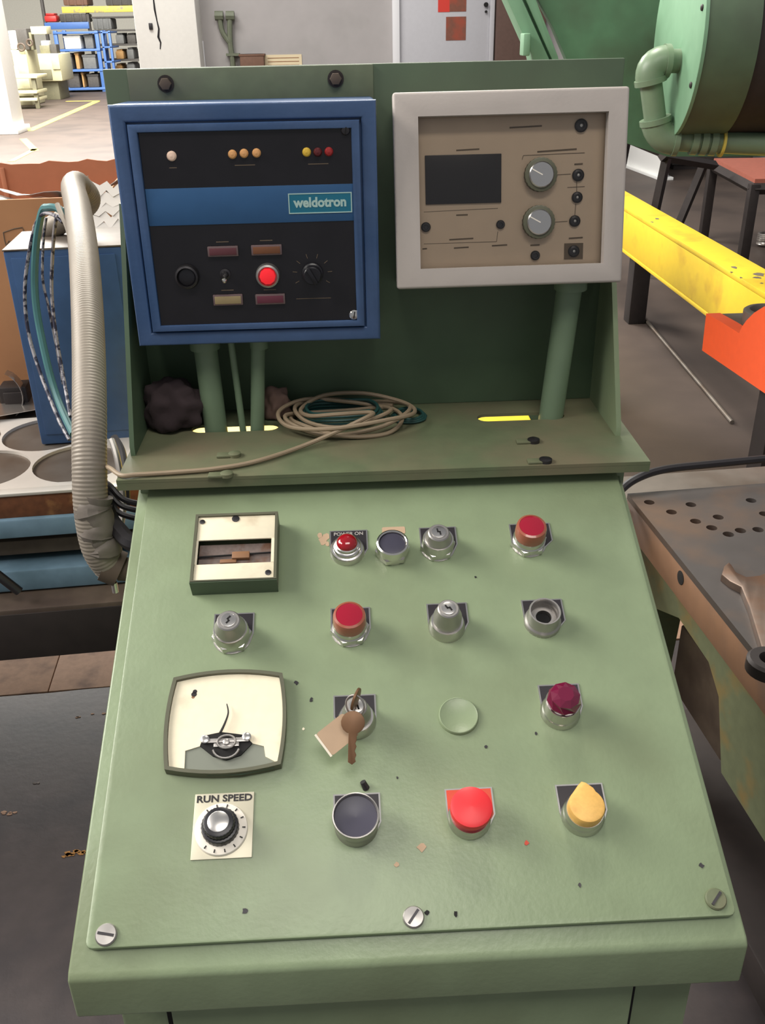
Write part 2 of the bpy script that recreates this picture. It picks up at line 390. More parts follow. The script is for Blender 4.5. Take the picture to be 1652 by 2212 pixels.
# desk body: side profile (y,z) extruded along x; a folded rim with a lip under a raised lid
yb = .50
def prof_x(poly, x0, x1, bev=0):
    mb = MB(); M = Matrix(((0, 0, 1, 0), (1, 0, 0, 0), (0, 1, 0, 0), (0, 0, 0, 1)))   # (a,b,c)->(x=c,y=a,z=b)
    mb.prism(poly, x0, x1, bev, M); return mb
lipx0, lipx1 = -.2885, .2815
dz = .0075/math.cos(SL)
top = lambda y: Z0 + y*math.tan(SL) - dz
lip = [(-.0165, top(-.0165)-.003), (-.0165, top(-.0165)-.049), (.0, top(-.0165)-.055), (yb, top(-.0165)-.055), (yb, ZL1-.004), (.47, top(.47)), (-.0115, top(-.0115))]
mb = prof_x(lip, lipx0, lipx1)
b = bmesh.new(); me = mb.mesh('tmp', 'green_paint'); b.from_mesh(me); bmesh.ops.bevel(b, geom=[e for e in b.edges if e.calc_face_angle(0) > .5], offset=.0024, segments=3, affect='EDGES', profile=.5)
mb = MB().bm(b); obj('desk_rim', mb, 'green_paint', con)
mb = MB(); zt = top(-.0165)-.05
mb.box(lipx0+.022, lipx1-.022, .02, yb-.01, .09, zt+.0, .004); obj('cabinet_body', mb, 'green_paint', con)
mb = MB(); mb.box(lipx0+.055, lipx0+.32, .008, .021, .12, zt-.004, .003)
cdoor = obj('cabinet_door', MB().box(-.2165, .1985, .004, .021, .13, zt-.012, .004), 'green_paint', con)
obj('hinge_gap', MB().box(-.2235, -.2172, .0165, .0205, .13, zt-.012), 'hole_dark', con)
obj('hinge_gap', MB().box(.1992, .2045, .0165, .0205, .13, zt-.012), 'hole_dark', con)
obj('plinth', MB().box(lipx0+.04, lipx1-.04, .04, yb-.03, 0, .092), 'dark_brown', con)
obj('door_handle', MB().box(.165, .185, -.016, .004, .45, .56, .004), 'dark_metal', cdoor)
# the lid
mb = MB(); mb.prism(rrect(-.275, .275, 0, LL, .006, 3), -.0045, 0, .0013); lid = obj('lid', mb, 'green_paint', con, LID.M())
mb = MB(); mb.box(-.271, .271, .004, LL-.004, -.0078, -.0045); obj('gasket', mb, 'hole_dark', con, LID.M())
for px, py, a, mt in ((230, 2020, -.2, 'satin_metal'), (893, 1982, .9, 'satin_metal'), (1545, 1943, .8, 'meter_rim')):
    u, v = LID.uv(px, py); mb = MB()
    mb.lathe([(.0092, 0), (.0092, .0018), (.0082, .003), (0, .0036)], 24)
    s = obj('lid_screw', mb, 'green_dusty' if mt == 'meter_rim' else mt, con, LID.M(u, v, 0, a))
    obj('slot', MB().box(-.007, .007, -.0011, .0011, .0030, .0040), 'dark_metal', s, LID.M(u, v, 0, a))
# small dirt flakes and drilled marks lying on the lid
for px, py, r, mt in ((910, 1830, .0036, 'tag_card'), (856, 1868, .0026, 'tag_card'), (1137, 1822, .0022, 'legend_red'), (922, 1971, .0019, 'hole_dark'), (984, 1974, .0022, 'hole_dark'), (530, 1968, .0028, 'dark_metal'), (1252, 1912, .0017, 'dark_metal'),
                      (640, 1475, .0022, 'dark_metal'), (672, 1512, .0020, 'dark_metal'), (655, 1575, .0014, 'meter_cream'), (1158, 1585, .0015, 'dark_metal'), (1049, 1613, .0017, 'dark_metal'), (1027, 1247, .0014, 'dark_metal'), (1515, 1870, .0020, 'dark_metal'), (858, 1680, .0012, 'dark_metal')):
    u, v = LID.uv(px, py); mb = MB()
    mb.prism([(u+r*random.uniform(.6, 1.3)*math.cos(t), v+r*random.uniform(.6, 1.4)*math.sin(t)) for t in [6.283*i/8 for i in range(8)]], 0, .0006); obj('speck', mb, mt, con, LID.M())
# shelf flange with two oval slots
ZS = Z0+.2232
SHF = Frame((0, 0, ZS), (1, 0, 0), (0, 1, 0))
YP = .6442                                           # front of the back plate
holes = []
for c, L_, r_ in (((508, 925), .085, .0130), ((1125, 901), .085, .0125)):
    u, v = SHF.uv(*c); holes.append(slot_hole(u, v+.002, L_ if c[0] < 900 else .088, r_))
mb = plate_holes([(-.305, .4376), (.307, .4376), (.307, YP+.008), (-.305, YP+.008)], holes, -.004, 0)
shelf = obj('shelf_flange', mb, 'green_dusty', con, SHF.M())
obj('shelf_lip', MB().box(-.305, .307, .4378, .462, -.013, -.004), 'green_dusty', con, SHF.M())
obj('shelf_riser', MB().box(-.285, .285, .4605, .48, ZL1-.03, ZS-.0131), 'green_paint', con)
for px, py in ((507, 985), (490, 1028), (1152, 955), (1178, 998)):
    u, v = SHF.uv(px, py); mb = MB(); mb.lathe([(.0075, 0), (.0075, .004), (.005, .0052), (0, .0056)], 16)
    bo = obj('shelf_bolt', mb, 'dark_metal' if px > 1000 else 'green_dusty', con, SHF.M(u, v))
    obj('bolt_washer', MB().box(-.021, -.004, -.006, .006, 0, .003, .001), 'green_dusty', bo, SHF.M(u, v))
# back plate and gussets
ZT = Z0+.6367
mb = MB(); mb.box(-.3011, .2925, YP, YP+.006, ZS, ZT, .0015); obj('back_plate', mb, 'green_dark', con)  # same paint as the lid, with the plate's shade put into the colour
def gusset(x0, x1, yf, zf):
    poly = [(YP, ZS), (yf, ZS), (yf, ZS+.012), (YP-.012, ZS+zf), (YP, ZS+zf)]
    return prof_x(poly, x0, x1)
gl_ = SHF.uv(288, 985); gr_ = SHF.uv(1341, 942)
obj('gusset', gusset(-.301, -.2955, gl_[1], .27), 'green_dark', con)  # shaded copy of the paint; the right gusset keeps the lid colour
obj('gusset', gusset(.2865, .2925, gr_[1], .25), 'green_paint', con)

# ------------------------------------------------------------------ devices on the lid
def lens_flutes(r, z0, z1, n=20):                    # fluted cap side
    return [(r*(1+.035*(k % 2))*math.cos(2*math.pi*k/(2*n)), r*(1+.035*(k % 2))*math.sin(2*math.pi*k/(2*n))) for k in range(2*n)]
def hexa(r): return circ(r/.93, 6, a0=.12)
def legend(parent, M, u, v, box, R, face='legend_black', txt=None):
    """legend plate: straight upper half, rounded under the operator"""
    x0, y0, x1, y1 = box; a = LID.uv(x0, y0); b_ = LID.uv(x1, y0); c = LID.uv(x0, y1); e = LID.uv(x1, y1)
    xL = (a[0]+c[0])/2-u; xR = (b_[0]+e[0])/2-u; yT = (a[1]+b_[1])/2-v; yS = (c[1]+e[1])/2-v
    def shape(k):
        pts = [(xR-k, yS), (xR-k, yT-k), (xL+k, yT-k), (xL+k, yS)]
        return pts+[((R*1.0-k)*math.cos(t), min(yS-.001, (R-k)*math.sin(t)*1.0)) for t in [math.pi+.35+i*(math.pi-.7)/10 for i in range(11)]]
    o = obj('legend_plate', MB().prism(shape(0), 0, .0012), 'silver', parent, M)
    obj('legend_face', MB().prism(shape(.0015), .0012, .0016), face, parent, M)
    if txt:
        mb = MB(); mb.text(txt, .0062, .0001, T((xL+xR)/2, yT-.0055, .0018), bold=.0001); obj('legend_text', mb, 'legend_print', parent, M)
def base(px, pyb, w):
    u, vb = LID.uv(px, pyb); R = (LID.uv(px+w/2, pyb-20)[0]-LID.uv(px-w/2, pyb-20)[0])/2
    return u, vb+R*.97, R
def bezel_profile(R, h, ring=.82, lip=.0):
    return [(R, 0), (R, .003), (R*.95, .0045), (R*ring, .0055), (R*ring, h-.0012), (R*ring-.0012, h), (R*ring-.004, h)]
# pilot lamp with red dome
u, v, R = base(751, 1222, 76); M = LID.M(u, v)
mb = MB(); mb.lathe([(R, 0), (R, .003), (R*.96, .0045), (R*.96, .0058), (R*.9, .0075), (R*.80, .008), (R*.80, .0105), (R*.74, .012), (R*.66, .0125), (R*.66, .0165), (R*.60, .0172), (R*.58, .012)], 36)
o = part_label(obj('indicator_light', mb, 'silver', con, M), 'round silver pilot lamp with small red dome lens')
mb = MB(); r = R*.59; mb.lathe([(r, .011), (r, .017)]+[(r*math.cos(t), .017+r*.62*math.sin(t)) for t in [i*math.pi/14 for i in range(1, 7)]]+[(0, .017+r*.62)], 28); obj('lens', mb, 'red_dome', o, M)
legend(o, M, u, v, (712, 1147, 794, 1188), R, txt='POWER ON')
# flush black button without plate
u, v, R = base(849, 1223, 72); M = LID.M(u, v); mb = MB()
mb.prism(hexa(R*.98), .002, .008); mb.lathe([(R*.92, 0), (R*.92, .008), (R*.95, .0085), (R*.97, .016), (R*.95, .0195), (R*.86, .0205), (R*.80, .0195), (R*.78, .015)], 36)
o = part_label(obj('push_button', mb, 'chrome', con, M), 'flush black push button in chrome ring without legend plate')
mb = MB(); mb.lathe([(R*.77, .013), (R*.77, .0178), (R*.72, .0182), (0, .0176)], 32); obj('button_cap', mb, 'grey_button', o, M)
uu, vv = LID.uv(850, 1146); obj('glue_mark', MB().prism(rrect(uu-u-.013, uu-u+.013, vv-v-.005, vv-v+.005, .002), 0, .0003), 'rust_wood' if False else 'tag_card', o, M)
uu, vv = LID.uv(697, 1168); mb = MB()
for k, (dx, dy, r_) in enumerate(((0, 0, .0055), (.004, .006, .0045), (-.003, .007, .0035), (.005, -.005, .003))):
    mb.prism([(uu+dx+random.uniform(.6, 1)*r_*math.cos(t), vv+dy+random.uniform(.6, 1)*r_*1.3*math.sin(t)) for t in [6.283*i/9 for i in range(9)]], 0, .0003+.00005*k)
obj('paint_chip', mb, 'tag_card', con, LID.M())
# key locks
def keylock(px, pyb, w, box, hexnut, H, r0, r1, slot, lab):
    u, v, R = base(px, pyb, w); M = LID.M(u, v); mb = MB()
    if hexnut:
        mb.prism(hexa(R*.97), .001, .0085, .0015); mb.lathe([(R*.93, 0), (R*.93, .010), (R*.90, .011), (R*.90, .0165), (R*.86, .018), (R*.8, .018)], 36)
    else:
        mb.lathe([(R, 0), (R, .0035), (R*.97, .005), (R*.97, .006), (R*.93, .0072), (R*.93, .0095), (R*.86, .012), (R*.8, .012)], 36)
    o = part_label(obj('key_switch', mb, 'silver', con, M), lab)
    mb = MB(); h0 = .0165 if hexnut else .011
    mb.lathe([(r0*R, h0), (r0*R, H*.62), (r1*R*1.0, H-.004), (r1*R, H-.0012), (r1*R-.0012, H), (0, H)], 32); obj('lock_cylinder', mb, 'satin_metal', o, M)
    mb = MB(); mb.lathe([(r1*R*.66, H-.0002), (r1*R*.66, H+.0008), (r1*R*.6, H+.0010), (0, H+.0010)], 28); obj('lock_plug', mb, 'silver', o, M)
    mb = MB(); S = T(0, 0, H+.001) @ Matrix.Rotation(slot, 4, 'Z')
    mb.box(-.0020, -.0004, -.0004, .0044, 0, .0005, 0, S); mb.box(.0004, .0020, -.0044, .0004, 0, .0005, 0, S); mb.box(-.0016, .0016, -.0007, .0007, 0, .0005, 0, S @ Matrix.Rotation(-.6, 4, 'Z'))
    obj('keyhole', mb, 'hole_dark', o, M)
    legend(o, M, u, v, box, R); return o, u, v, R
keylock(948, 1213, 74, (906, 1140, 986, 1178), True, .029, .80, .62, .1, 'silver key switch with hex nut and short lock cylinder')
keylock(500, 1413, 84, (462, 1326, 549, 1370), True, .034, .80, .60, -.7, 'silver key switch with hex nut below the boxed meter')
keylock(968, 1388, 80, (922, 1304, 1010, 1347), False, .036, .76, .58, .5, 'silver key switch with tall tapered lock cylinder')
ik, iu, iv, iR = keylock(772, 1597, 84, (720, 1502, 812, 1548), False, .033, .74, .56, .3, 'silver key switch with a key left in it')
# red illuminated buttons
def lampbutton(px, pyb, w, box):
    u, v, R = base(px, pyb, w); M = LID.M(u, v); mb = MB()
    mb.prism(hexa(R*.98), .001, .008, .0015); mb.lathe([(R*.93, 0), (R*.93, .0095), (R*.88, .0105), (R*.88, .016), (R*.84, .017), (R*.7, .017)], 36)
    o = part_label(obj('indicator_light', mb, 'silver', con, M), 'silver illuminated button with tall red lens and amber skirt')
    mb = MB(); mb.lathe([(R*.86, .0165), (R*.88, .019), (R*.86, .0285), (R*.82, .0315), (R*.70, .0325), (R*.68, .0315)], 36); obj('lens_skirt', mb, 'amber_ring', o, M)
    mb = MB(); mb.lathe([(R*.70, .030), (R*.69, .0322), (R*.5, .0328), (0, .0330)], 32); obj('lens', mb, 'red_lens', o, M)
    legend(o, M, u, v, box, R)
lampbutton(1146, 1204, 76, (1101, 1132, 1190, 1170)); lampbutton(757, 1398, 82, (714, 1314, 800, 1360))
# open ring where the lens is missing
u, v, R = base(1177, 1378, 80); M = LID.M(u, v); mb = MB()
mb.lathe([(R, 0), (R, .004), (R*.96, .0055), (R*.9, .0065), (R*.86, .008), (R*.86, .021), (R*.83, .0222), (R*.76, .0222), (R*.72, .021), (R*.72, .008), (R*.55, .008), (R*.55, .0105), (R*.42, .0105), (R*.42, .004), (0, .004)], 36)
o = part_label(obj('indicator_light', mb, 'satin_metal', con, M), 'open silver collar whose lens is missing')
obj('lamp_socket', MB().lathe([(R*.42, .004), (R*.41, .0055), (0, .0055)], 24), 'hole_dark', o, M)
legend(o, M, u, v, (1128, 1296, 1217, 1343), R)
# purple faceted jewel lamp
u, v, R = base(1216, 1577, 86); M = LID.M(u, v); mb = MB()
mb.lathe([(R, 0), (R, .0035), (R*.96, .005), (R*.96, .0065), (R*.92, .0075), (R*.88, .009), (R*.88, .021), (R*.84, .0225), (R*.78, .0225), (R*.76, .02)], 36)
o = part_label(obj('indicator_light', mb, 'silver', con, M), 'silver lamp with faceted purple jewel lens')
mb = MB(); n = 9
vs = []; fs = []
for r_, z_, a_ in ((.76, .020, 0), (.86, .027, .35), (.74, .035, 0), (.40, .0385, .35)):
    for k in range(n): t = 2*math.pi*k/n+a_; vs.append((R*r_*math.cos(t), R*r_*math.sin(t), z_))
for i in range(3):
    for k in range(n): j = (k+1) % n; fs += [(i*n+k, i*n+j, (i+1)*n+k), (i*n+j, (i+1)*n+j, (i+1)*n+k)]
fs += [tuple(range(n))[::-1], tuple(range(3*n, 4*n))]; mb.add(vs, fs); obj('lens', mb, 'purple_lens', o, M, 5)
legend(o, M, u, v, (1164, 1479, 1254, 1528), R)
# painted-over plug
u, v = LID.uv(990, 1548); R = (LID.uv(1034, 1548)[0]-LID.uv(947, 1548)[0])/2; M = LID.M(u, v)
mb = MB(); mb.lathe([(R, 0), (R, .0022), (R*.96, .0036), (R*.93, .0038), (R*.90, .0034), (0, .0034)], 40); part_label(obj('hole_plug', mb, 'green_paint', con, M), 'round green blanking plug painted like the lid')
# bottom row
u, v, R = base(771, 1832, 100); M = LID.M(u, v); mb = MB()
mb.lathe([(R*.95, 0), (R*.95, .004), (R*.93, .005), (R*.93, .012), (R*.98, .014), (R*1.02, .024), (R*1.0, .0262), (R*.95, .0265), (R*.92, .025), (R*.92, .02)], 40)
o = part_label(obj('push_button', mb, 'satin_metal', con, M), 'large black push button recessed in a silver collar')
obj('button_cap', MB().lathe([(R*.915, .018), (R*.915, .0225), (R*.85, .0225), (R*.4, .0208), (0, .0203)], 36), 'grey_button', o, M)
legend(o, M, u, v, (720, 1715, 822, 1778), R*.93)
uu, vv = LID.uv(791, 1703); obj('pin', MB().cyl((uu-u, vv-v, 0), (uu-u-.003, vv-v+.004, .006), .0034, .0028, 12), 'dark_metal', o, M)
u, v, R = base(1018, 1814, 94); M = LID.M(u, v); mb = MB()
mb.lathe([(R, 0), (R, .0035), (R*.96, .005), (R*.93, .006), (R*.93, .0105), (R*.90, .012), (R*.8, .012)], 40)
o = part_label(obj('push_button', mb, 'silver', con, M), 'red mushroom push button on a red legend plate')
mb = MB(); mb.lathe([(R*.80, .010), (R*.86, .018), (R*.96, .0225), (R*.975, .026), (R*.94, .029), (R*.75, .0305), (0, .0315)], 40); obj('button_cap', mb, 'red_button', o, M)
legend(o, M, u, v, (962, 1703, 1066, 1762), R, 'legend_red')
u, v, R = base(1266, 1807, 94); M = LID.M(u, v); mb = MB()
mb.lathe([(R, 0), (R, .0035), (R*.96, .005), (R*.96, .0065), (R*.92, .0075), (R*.89, .009), (R*.89, .0135), (R*.86, .015), (R*.7, .015)], 40)
o = part_label(obj('selector_switch', mb, 'silver', con, M), 'silver selector switch with worn yellow pointed knob')
mb = MB(); r = R*.83
poly = [(r*math.cos(t), r*math.sin(t)) for t in [math.radians(130+i*280/24) for i in range(25)]]
poly += [(r*.55, r*.98), (r*.18, r*1.30), (-r*.05, r*1.38), (-r*.28, r*1.18)]
mb.prism(poly, .012, .0265, .003); obj('knob', mb, 'yellow_button', o, M)
legend(o, M, u, v, (1202, 1694, 1306, 1753), R)

# ------------------------------------------------------------------ boxed edge meter
H = .024
c = [LID.uv(*p, H) for p in ((420, 1112), (594, 1104), (412, 1257), (603, 1248))]
x0 = (c[0][0]+c[2][0])/2; x1 = (c[1][0]+c[3][0])/2; y1 = (c[0][1]+c[1][1])/2; y0 = (c[2][1]+c[3][1])/2; cx, cy = (x0+x1)/2, (y0+y1)/2
M = LID.M(cx, cy); hx, hy = (x1-x0)/2, (y1-y0)/2
mb = MB(); mb.ring([(-hx, -hy), (hx, -hy), (hx, hy), (-hx, hy)], [(-hx+.003, -hy+.0015), (hx-.003, -hy+.0015), (hx-.003, hy-.003), (-hx+.003, hy-.003)], 0, H)
mt = part_label(obj('panel_meter', mb, 'meter_rim', con, M), 'boxed strip meter with cream face and slotted window')
obj('meter_case', MB().box(-hx-.0004, hx+.0004, -hy-.0012, -hy-.0002, 0, H-.001), 'green_dark', mt, M)
yt = [LID.uv(430, 1165, H)[1]-cy, LID.uv(430, 1217, H)[1]-cy]
xw0 = LID.uv(426, 1190, H)[0]-cx; xw1 = LID.uv(585, 1185, H)[0]-cx
zf = H-.0022
mb = MB(); mb.box(-hx+.003, hx-.003, yt[0], hy-.003, zf-.002, zf, .0005); obj('meter_face', mb, 'meter_cream', mt, M)
mb = MB(); mb.box(-hx+.003, hx-.003, -hy+.0015, yt[1], zf-.002, zf, .0005); mb.box(-hx+.003, xw0, yt[1], yt[0], zf-.002, zf); mb.box(xw1, hx-.003, yt[1], yt[0], zf-.002, zf); obj('meter_face', mb, 'meter_cream', mt, M)
mb = MB(); mb.box(xw0, xw1, yt[1], yt[0], .008, .0125); obj('scale_window', mb, 'meter_window', mt, M)
ym = (yt[0]+yt[1])/2
obj('guide_wire', MB().cyl((xw0, ym-.002, .0155), (xw1, ym+.001, .0155), .0011, n=8), 'hole_dark', mt, M)
xm = LID.uv(517, 1192, H)[0]-cx
mb = MB(); mb.box(xm-.009, xm+.010, ym-.006, ym+.003, .0125, .0175, .001); mb.box(xm-.022, xm-.004, ym-.010, ym-.005, .0125, .0150, .001); obj('pointer_carriage', mb, 'rust_wood', mt, M)
for px, py, r in ((437, 1128, .003), (509, 1121, .0042), (579, 1237, .0033)):
    a, b_ = LID.uv(px, py, zf); sc = obj('screw', MB().lathe([(r, 0), (r, .0008), (r*.7, .0012), (0, .0012)], 16), 'dark_metal', mt, LID.M(a, b_, zf))
# ------------------------------------------------------------------ bowed panel meter
u0, v0 = LID.uv(490, 1565); M = LID.M(u0, v0)
hx = (LID.uv(622, 1565, .008)[0]-LID.uv(360, 1565, .008)[0])/2; hy = (LID.uv(490, 1452, .008)[1]-LID.uv(490, 1676, .008)[1])/2
def bowed(k, sx=1., n=10):
    X, Y = hx*sx-k, hy*sx-k; bx, by = .075*X, .10*Y; X2, Y2 = X-bx, Y-by*1.2; out = []
    for (ax, ay_), (bx_, by_), nx, ny in (((X2, -Y2), (X2, Y2), 1, 0), ((X2, Y2), (-X2, Y2), 0, 1), ((-X2, Y2), (-X2, -Y2), -1, 0), ((-X2, -Y2), (X2, -Y2), 0, -1)):
        for i in range(n):
            t = i/n; s = 1-(2*t-1)**2; out.append((ax+(bx_-ax)*t+nx*bx*s, ay_+(by_-ay_)*t+ny*by*1.2*s))
    return out
mb = MB(); O = bowed(0); Ib = bowed(.0034)
mb.ring(O, Ib, 0, .011); mb.prism(bowed(.003), 0, .005)
pm = part_label(obj('panel_meter', mb, 'meter_rim', con, M, 60), 'large bowed meter with cream dial and exposed needle movement')
pxy = lambda x, y, h=.007: (LID.uv(x, y, h)[0]-u0, LID.uv(x, y, h)[1]-v0)
low = [pxy(*p) for p in ((398, 1664), (400, 1622), (432, 1612), (545, 1606), (570, 1612), (573, 1634), (594, 1645), (585, 1657), (500, 1672), (440, 1675))]
def clip_low():                                      # dial plate: bowed outline minus the window at its foot
    B = bowed(.0036); keep = []
    xa, xb = low[0][0], low[6][0]
    keep = [p for p in B if not (p[1] < 0 and xa < p[0] < xb and p[1] < -hy*.7)]
    i = max(range(len(keep)), key=lambda k: (keep[k][0]-keep[k-1][0]) if keep[k][1] < 0 and keep[k-1][1] < 0 else -1)
    return keep[:i]+[(xa, -hy*.90), low[1], low[2], low[3], low[4], low[5], low[6], (xb, -hy*.86)]+keep[i:]
obj('dial_plate', MB().prism(clip_low(), .0052, .0072), 'meter_cream', pm, M, 60)
obj('dial_foot', MB().prism(bowed(.0037), .005, .0060), 'meter_lower', pm, M, 60)
sh = [pxy(*p, .0065) for p in ((446, 1676), (505, 1664), (590, 1650), (592, 1660), (520, 1674))]
obj('foot_cover', MB().prism(sh[::-1], .006, .0068), 'meter_lower_green', pm, M)
mv = [pxy(*p) for p in ((432, 1612), (440, 1590), (478, 1582), (528, 1588), (545, 1606), (520, 1632), (488, 1642), (460, 1634))]
obj('movement_recess', MB().prism(mv[::-1], .0062, .0078), 'hole_dark', pm, M)
c0 = pxy(489, 1605, .009)
mb = MB()
mb.box(c0[0]-.021, c0[0]+.021, c0[1]+.0005, c0[1]+.0050, .0078, .0098, .0008); mb.box(c0[0]-.012, c0[0]+.012, c0[1]-.0035, c0[1]+.0005, .0078, .0092, .0006)
mb.tube([(c0[0]+.0085*math.cos(t), c0[1]+.0008+.0065*math.sin(t), .0105) for t in [6.283*i/20 for i in range(21)]], .0011, 6)
mb.lathe([(.0032, .0095), (.0032, .0112), (.0022, .0118), (0, .0118)], 14, T(c0[0], c0[1]+.0005, 0))
mb.tube([(c0[0]+.0125*math.cos(t), c0[1]-.004+.0115*math.sin(t), .010) for t in [math.radians(195+i*15) for i in range(11)]], .0011, 6)
obj('movement', mb, 'satin_metal', pm, M)
for p in ((443, 1598), (533, 1592)):
    a, b_ = pxy(*p, .009); obj('screw', MB().lathe([(.0042, .0072), (.0042, .0105), (.003, .0112), (0, .0112)], 14, T(a, b_, 0)), 'silver', pm, M)
ndl = spline([pxy(*p, .011)+(.0115,) for p in ((476, 1583), (486, 1562), (493, 1540), (490, 1521))], 5)
obj('needle', MB().tube(ndl, [.0013-.0008*i/(len(ndl)-1) for i in range(len(ndl))], 6), 'ink', pm, M)
for p, r in (((419, 1500), .0028), ((421, 1494), .0022), ((417, 1506), .0016)):
    a, b_ = pxy(*p, .0072); obj('stain', MB().prism(circ(r, 9, a, b_), .0071, .0074), 'rust_wood' if r < .002 else 'dark_metal', pm, M)
# ------------------------------------------------------------------ run speed dial
c = [LID.uv(*p, .0012) for p in ((422, 1714), (546, 1712), (411, 1857), (547, 1853))]
x0 = (c[0][0]+c[2][0])/2; x1 = (c[1][0]+c[3][0])/2; y1 = (c[0][1]+c[1][1])/2; y0 = (c[2][1]+c[3][1])/2; cx, cy = (x0+x1)/2, (y0+y1)/2; hx, hy = (x1-x0)/2, (y1-y0)/2
M = LID.M(cx, cy)
sd = part_label(obj('speed_dial', MB().box(-hx, hx, -hy, hy, 0, .0014, .0004), 'dial_plate', con, M), 'square run speed plate with skirted black knob')
mb = MB(); mb.text('RUN SPEED', .0088, .0001, T(0, hy-.0054, .0016) @ Matrix.Diagonal((1.14, 1, 1, 1)), bold=.00028); obj('dial_text', mb, 'ink', sd, M)
kx, ky = LID.uv(477, 1790, .004); kx -= cx; ky -= cy
R = (LID.uv(536, 1790, .004)[0]-LID.uv(420, 1790, .004)[0])/2
mb = MB(); mb.lathe([(R, .0015), (R, .0030), (R*.97, .0042), (R*.70, .0060), (R*.66, .0060)], 48, T(kx, ky, 0)); obj('dial_skirt', mb, 'dial_white', sd, M)
mb = MB()
for k in range(11):
    t = math.radians(-128+k*25.6); A = T(kx, ky, 0) @ Matrix.Rotation(t, 4, 'Z')
    mb.box(R*.80, R*.92, -.0005, .0005, .0048, .0056, 0, A)
for k, ch in ((0, '1'), (2, '2'), (4, '4'), (6, '6'), (8, '8')) if False else (): pass
obj('dial_marks', mb, 'ink', sd, M)
mb = MB(); z1 = .021
fl = lambda r: [(r*(1+.03*(k % 2))*math.cos(2*math.pi*k/56), r*(1+.03*(k % 2))*math.sin(2*math.pi*k/56)) for k in range(56)]
K = T(kx, ky, 0)
mb.prism(fl(R*.68), .0055, .0135, .0012, K); mb.prism(fl(R*.58), .0135, z1, .0015, K, .97); kn = obj('knob', mb, 'black_plastic', sd, M, 25)
mb = MB(); mb.lathe([(R*.40, z1-.001), (R*.40, z1+.0006), (R*.37, z1+.0010), (0, z1+.0010)], 32, K); obj('knob_cap', mb, 'silver', sd, M)

# ------------------------------------------------------------------ key bunch hanging from the lower key switch
H = .034
kb = thing('key_bunch', 'two brown keys with a card tag hanging from the lower key switch', 'keys', M=LID.M(iu, iv, H))
KM = LID.M(iu, iv, H)
def keyshape(L=.024, bow=.0095, bw=.0034):
    b1 = [(bow*math.sin(t)*1.05, bow*math.cos(t)) for t in [math.radians(-150+i*300/14) for i in range(15)]]
    bl = [(bw, -bow*.9), (bw, -bow-L*.2), (bw*.7, -bow-L*.3), (bw, -bow-L*.4), (bw*.6, -bow-L*.55), (bw, -bow-L*.68), (bw*.7, -bow-L*.8), (bw*.9, -bow-L*.9), (0, -bow-L), (-bw, -bow-L*.92), (-bw, -bow*.9)]
    return b1+bl
# key standing in the lock: blade into the cylinder, bow upright
up = KM @ Matrix.Rotation(-.35, 4, 'Z') @ T(0, 0, .012) @ Matrix.Rotation(math.radians(90), 4, 'X')
up2 = KM @ Matrix.Rotation(1.15, 4, 'Z') @ T(0, 0, .013) @ Matrix.Rotation(math.radians(90), 4, 'X')
mb = MB(); mb.prism(keyshape(.006, .0105, .0032)[::-1], -.0011, .0011, .0004); obj('key', mb, 'brass_key', kb, up2)
hang = KM @ T(-.0035, -.020, .006) @ Matrix.Rotation(math.radians(24), 4, 'X') @ Matrix.Rotation(-.06, 4, 'Z')
mb = MB(); mb.prism(keyshape(.027, .0106, .0038)[::-1], -.0011, .0011, .0004); obj('key', mb, 'brass_key', kb, hang)
mb = MB(); mb.tube([(.0085*math.cos(t), .0105*math.sin(t), .0035*math.cos(t)) for t in [6.283*i/24 for i in range(25)]], .0009, 6)
obj('key_ring', mb, 'satin_metal', kb, KM @ T(-.001, -.006, .012) @ Matrix.Rotation(math.radians(50), 4, 'X'))
tagM = KM @ T(-.017, -.026, -.004) @ Matrix.Rotation(math.radians(20), 4, 'X') @ Matrix.Rotation(.62, 4, 'Z')
mb = MB(); mb.prism(rrect(-.017, .015, -.012, .013, .003), -.0006, .0006); obj('card_tag', mb, 'tag_card', kb, tagM)
mb = MB(); mb.box(-.0185, -.0165, -.012, .013, -.0008, .0009); obj('tag_edge', mb, 'tag_edge', kb, tagM)

# ================================================================== BLUE CONTROL BOX
BT = .0287
BF = Frame((-.138, .5442, Z0+.3457), (1, 0, -.004), (0, math.sin(BT), math.cos(BT)))
bb = thing('control_box', 'blue steel control box with black panels and teal logo on the back plate', 'control box', M=T(-.138, .60, Z0+.3457))
c = [BF.uv(*p) for p in ((231, 234), (815, 208), (303, 749), (820, 733))]
X0, X1, V0, V1 = (c[0][0]+c[2][0])/2, (c[1][0]+c[3][0])/2, (c[2][1]+c[3][1])/2, (c[0][1]+c[1][1])/2
FM = BF.M()
dep = YP-.5442-.0012
mb = MB(); mb.box(X0, X1, V0, V1, -dep, -.006, .004); obj('box_body', mb, 'blue_paint', bb, FM)
ri = BF.rect(258, 256, 785, 716)
ri = (X0+.0165, X1-.0165, V0+.0155, V1-.0175)
mb = MB(); o_ = [(X0, V0), (X1, V0), (X1, V1), (X0, V1)]; i_ = [(ri[0], ri[2]), (ri[1], ri[2]), (ri[1], ri[3]), (ri[0], ri[3])]
mb.ring(o_, i_, -.0085, 0)
b = bmesh.new(); me = mb.mesh('t', 'blue_paint'); b.from_mesh(me); bmesh.ops.bevel(b, geom=[e for e in b.edges if e.calc_face_angle(0) > 1 and all(abs(v.co.z) < 1e-5 for v in e.verts)], offset=.003, segments=3, affect='EDGES', profile=.5)
obj('box_frame', MB().bm(b), 'blue_paint', bb, FM)
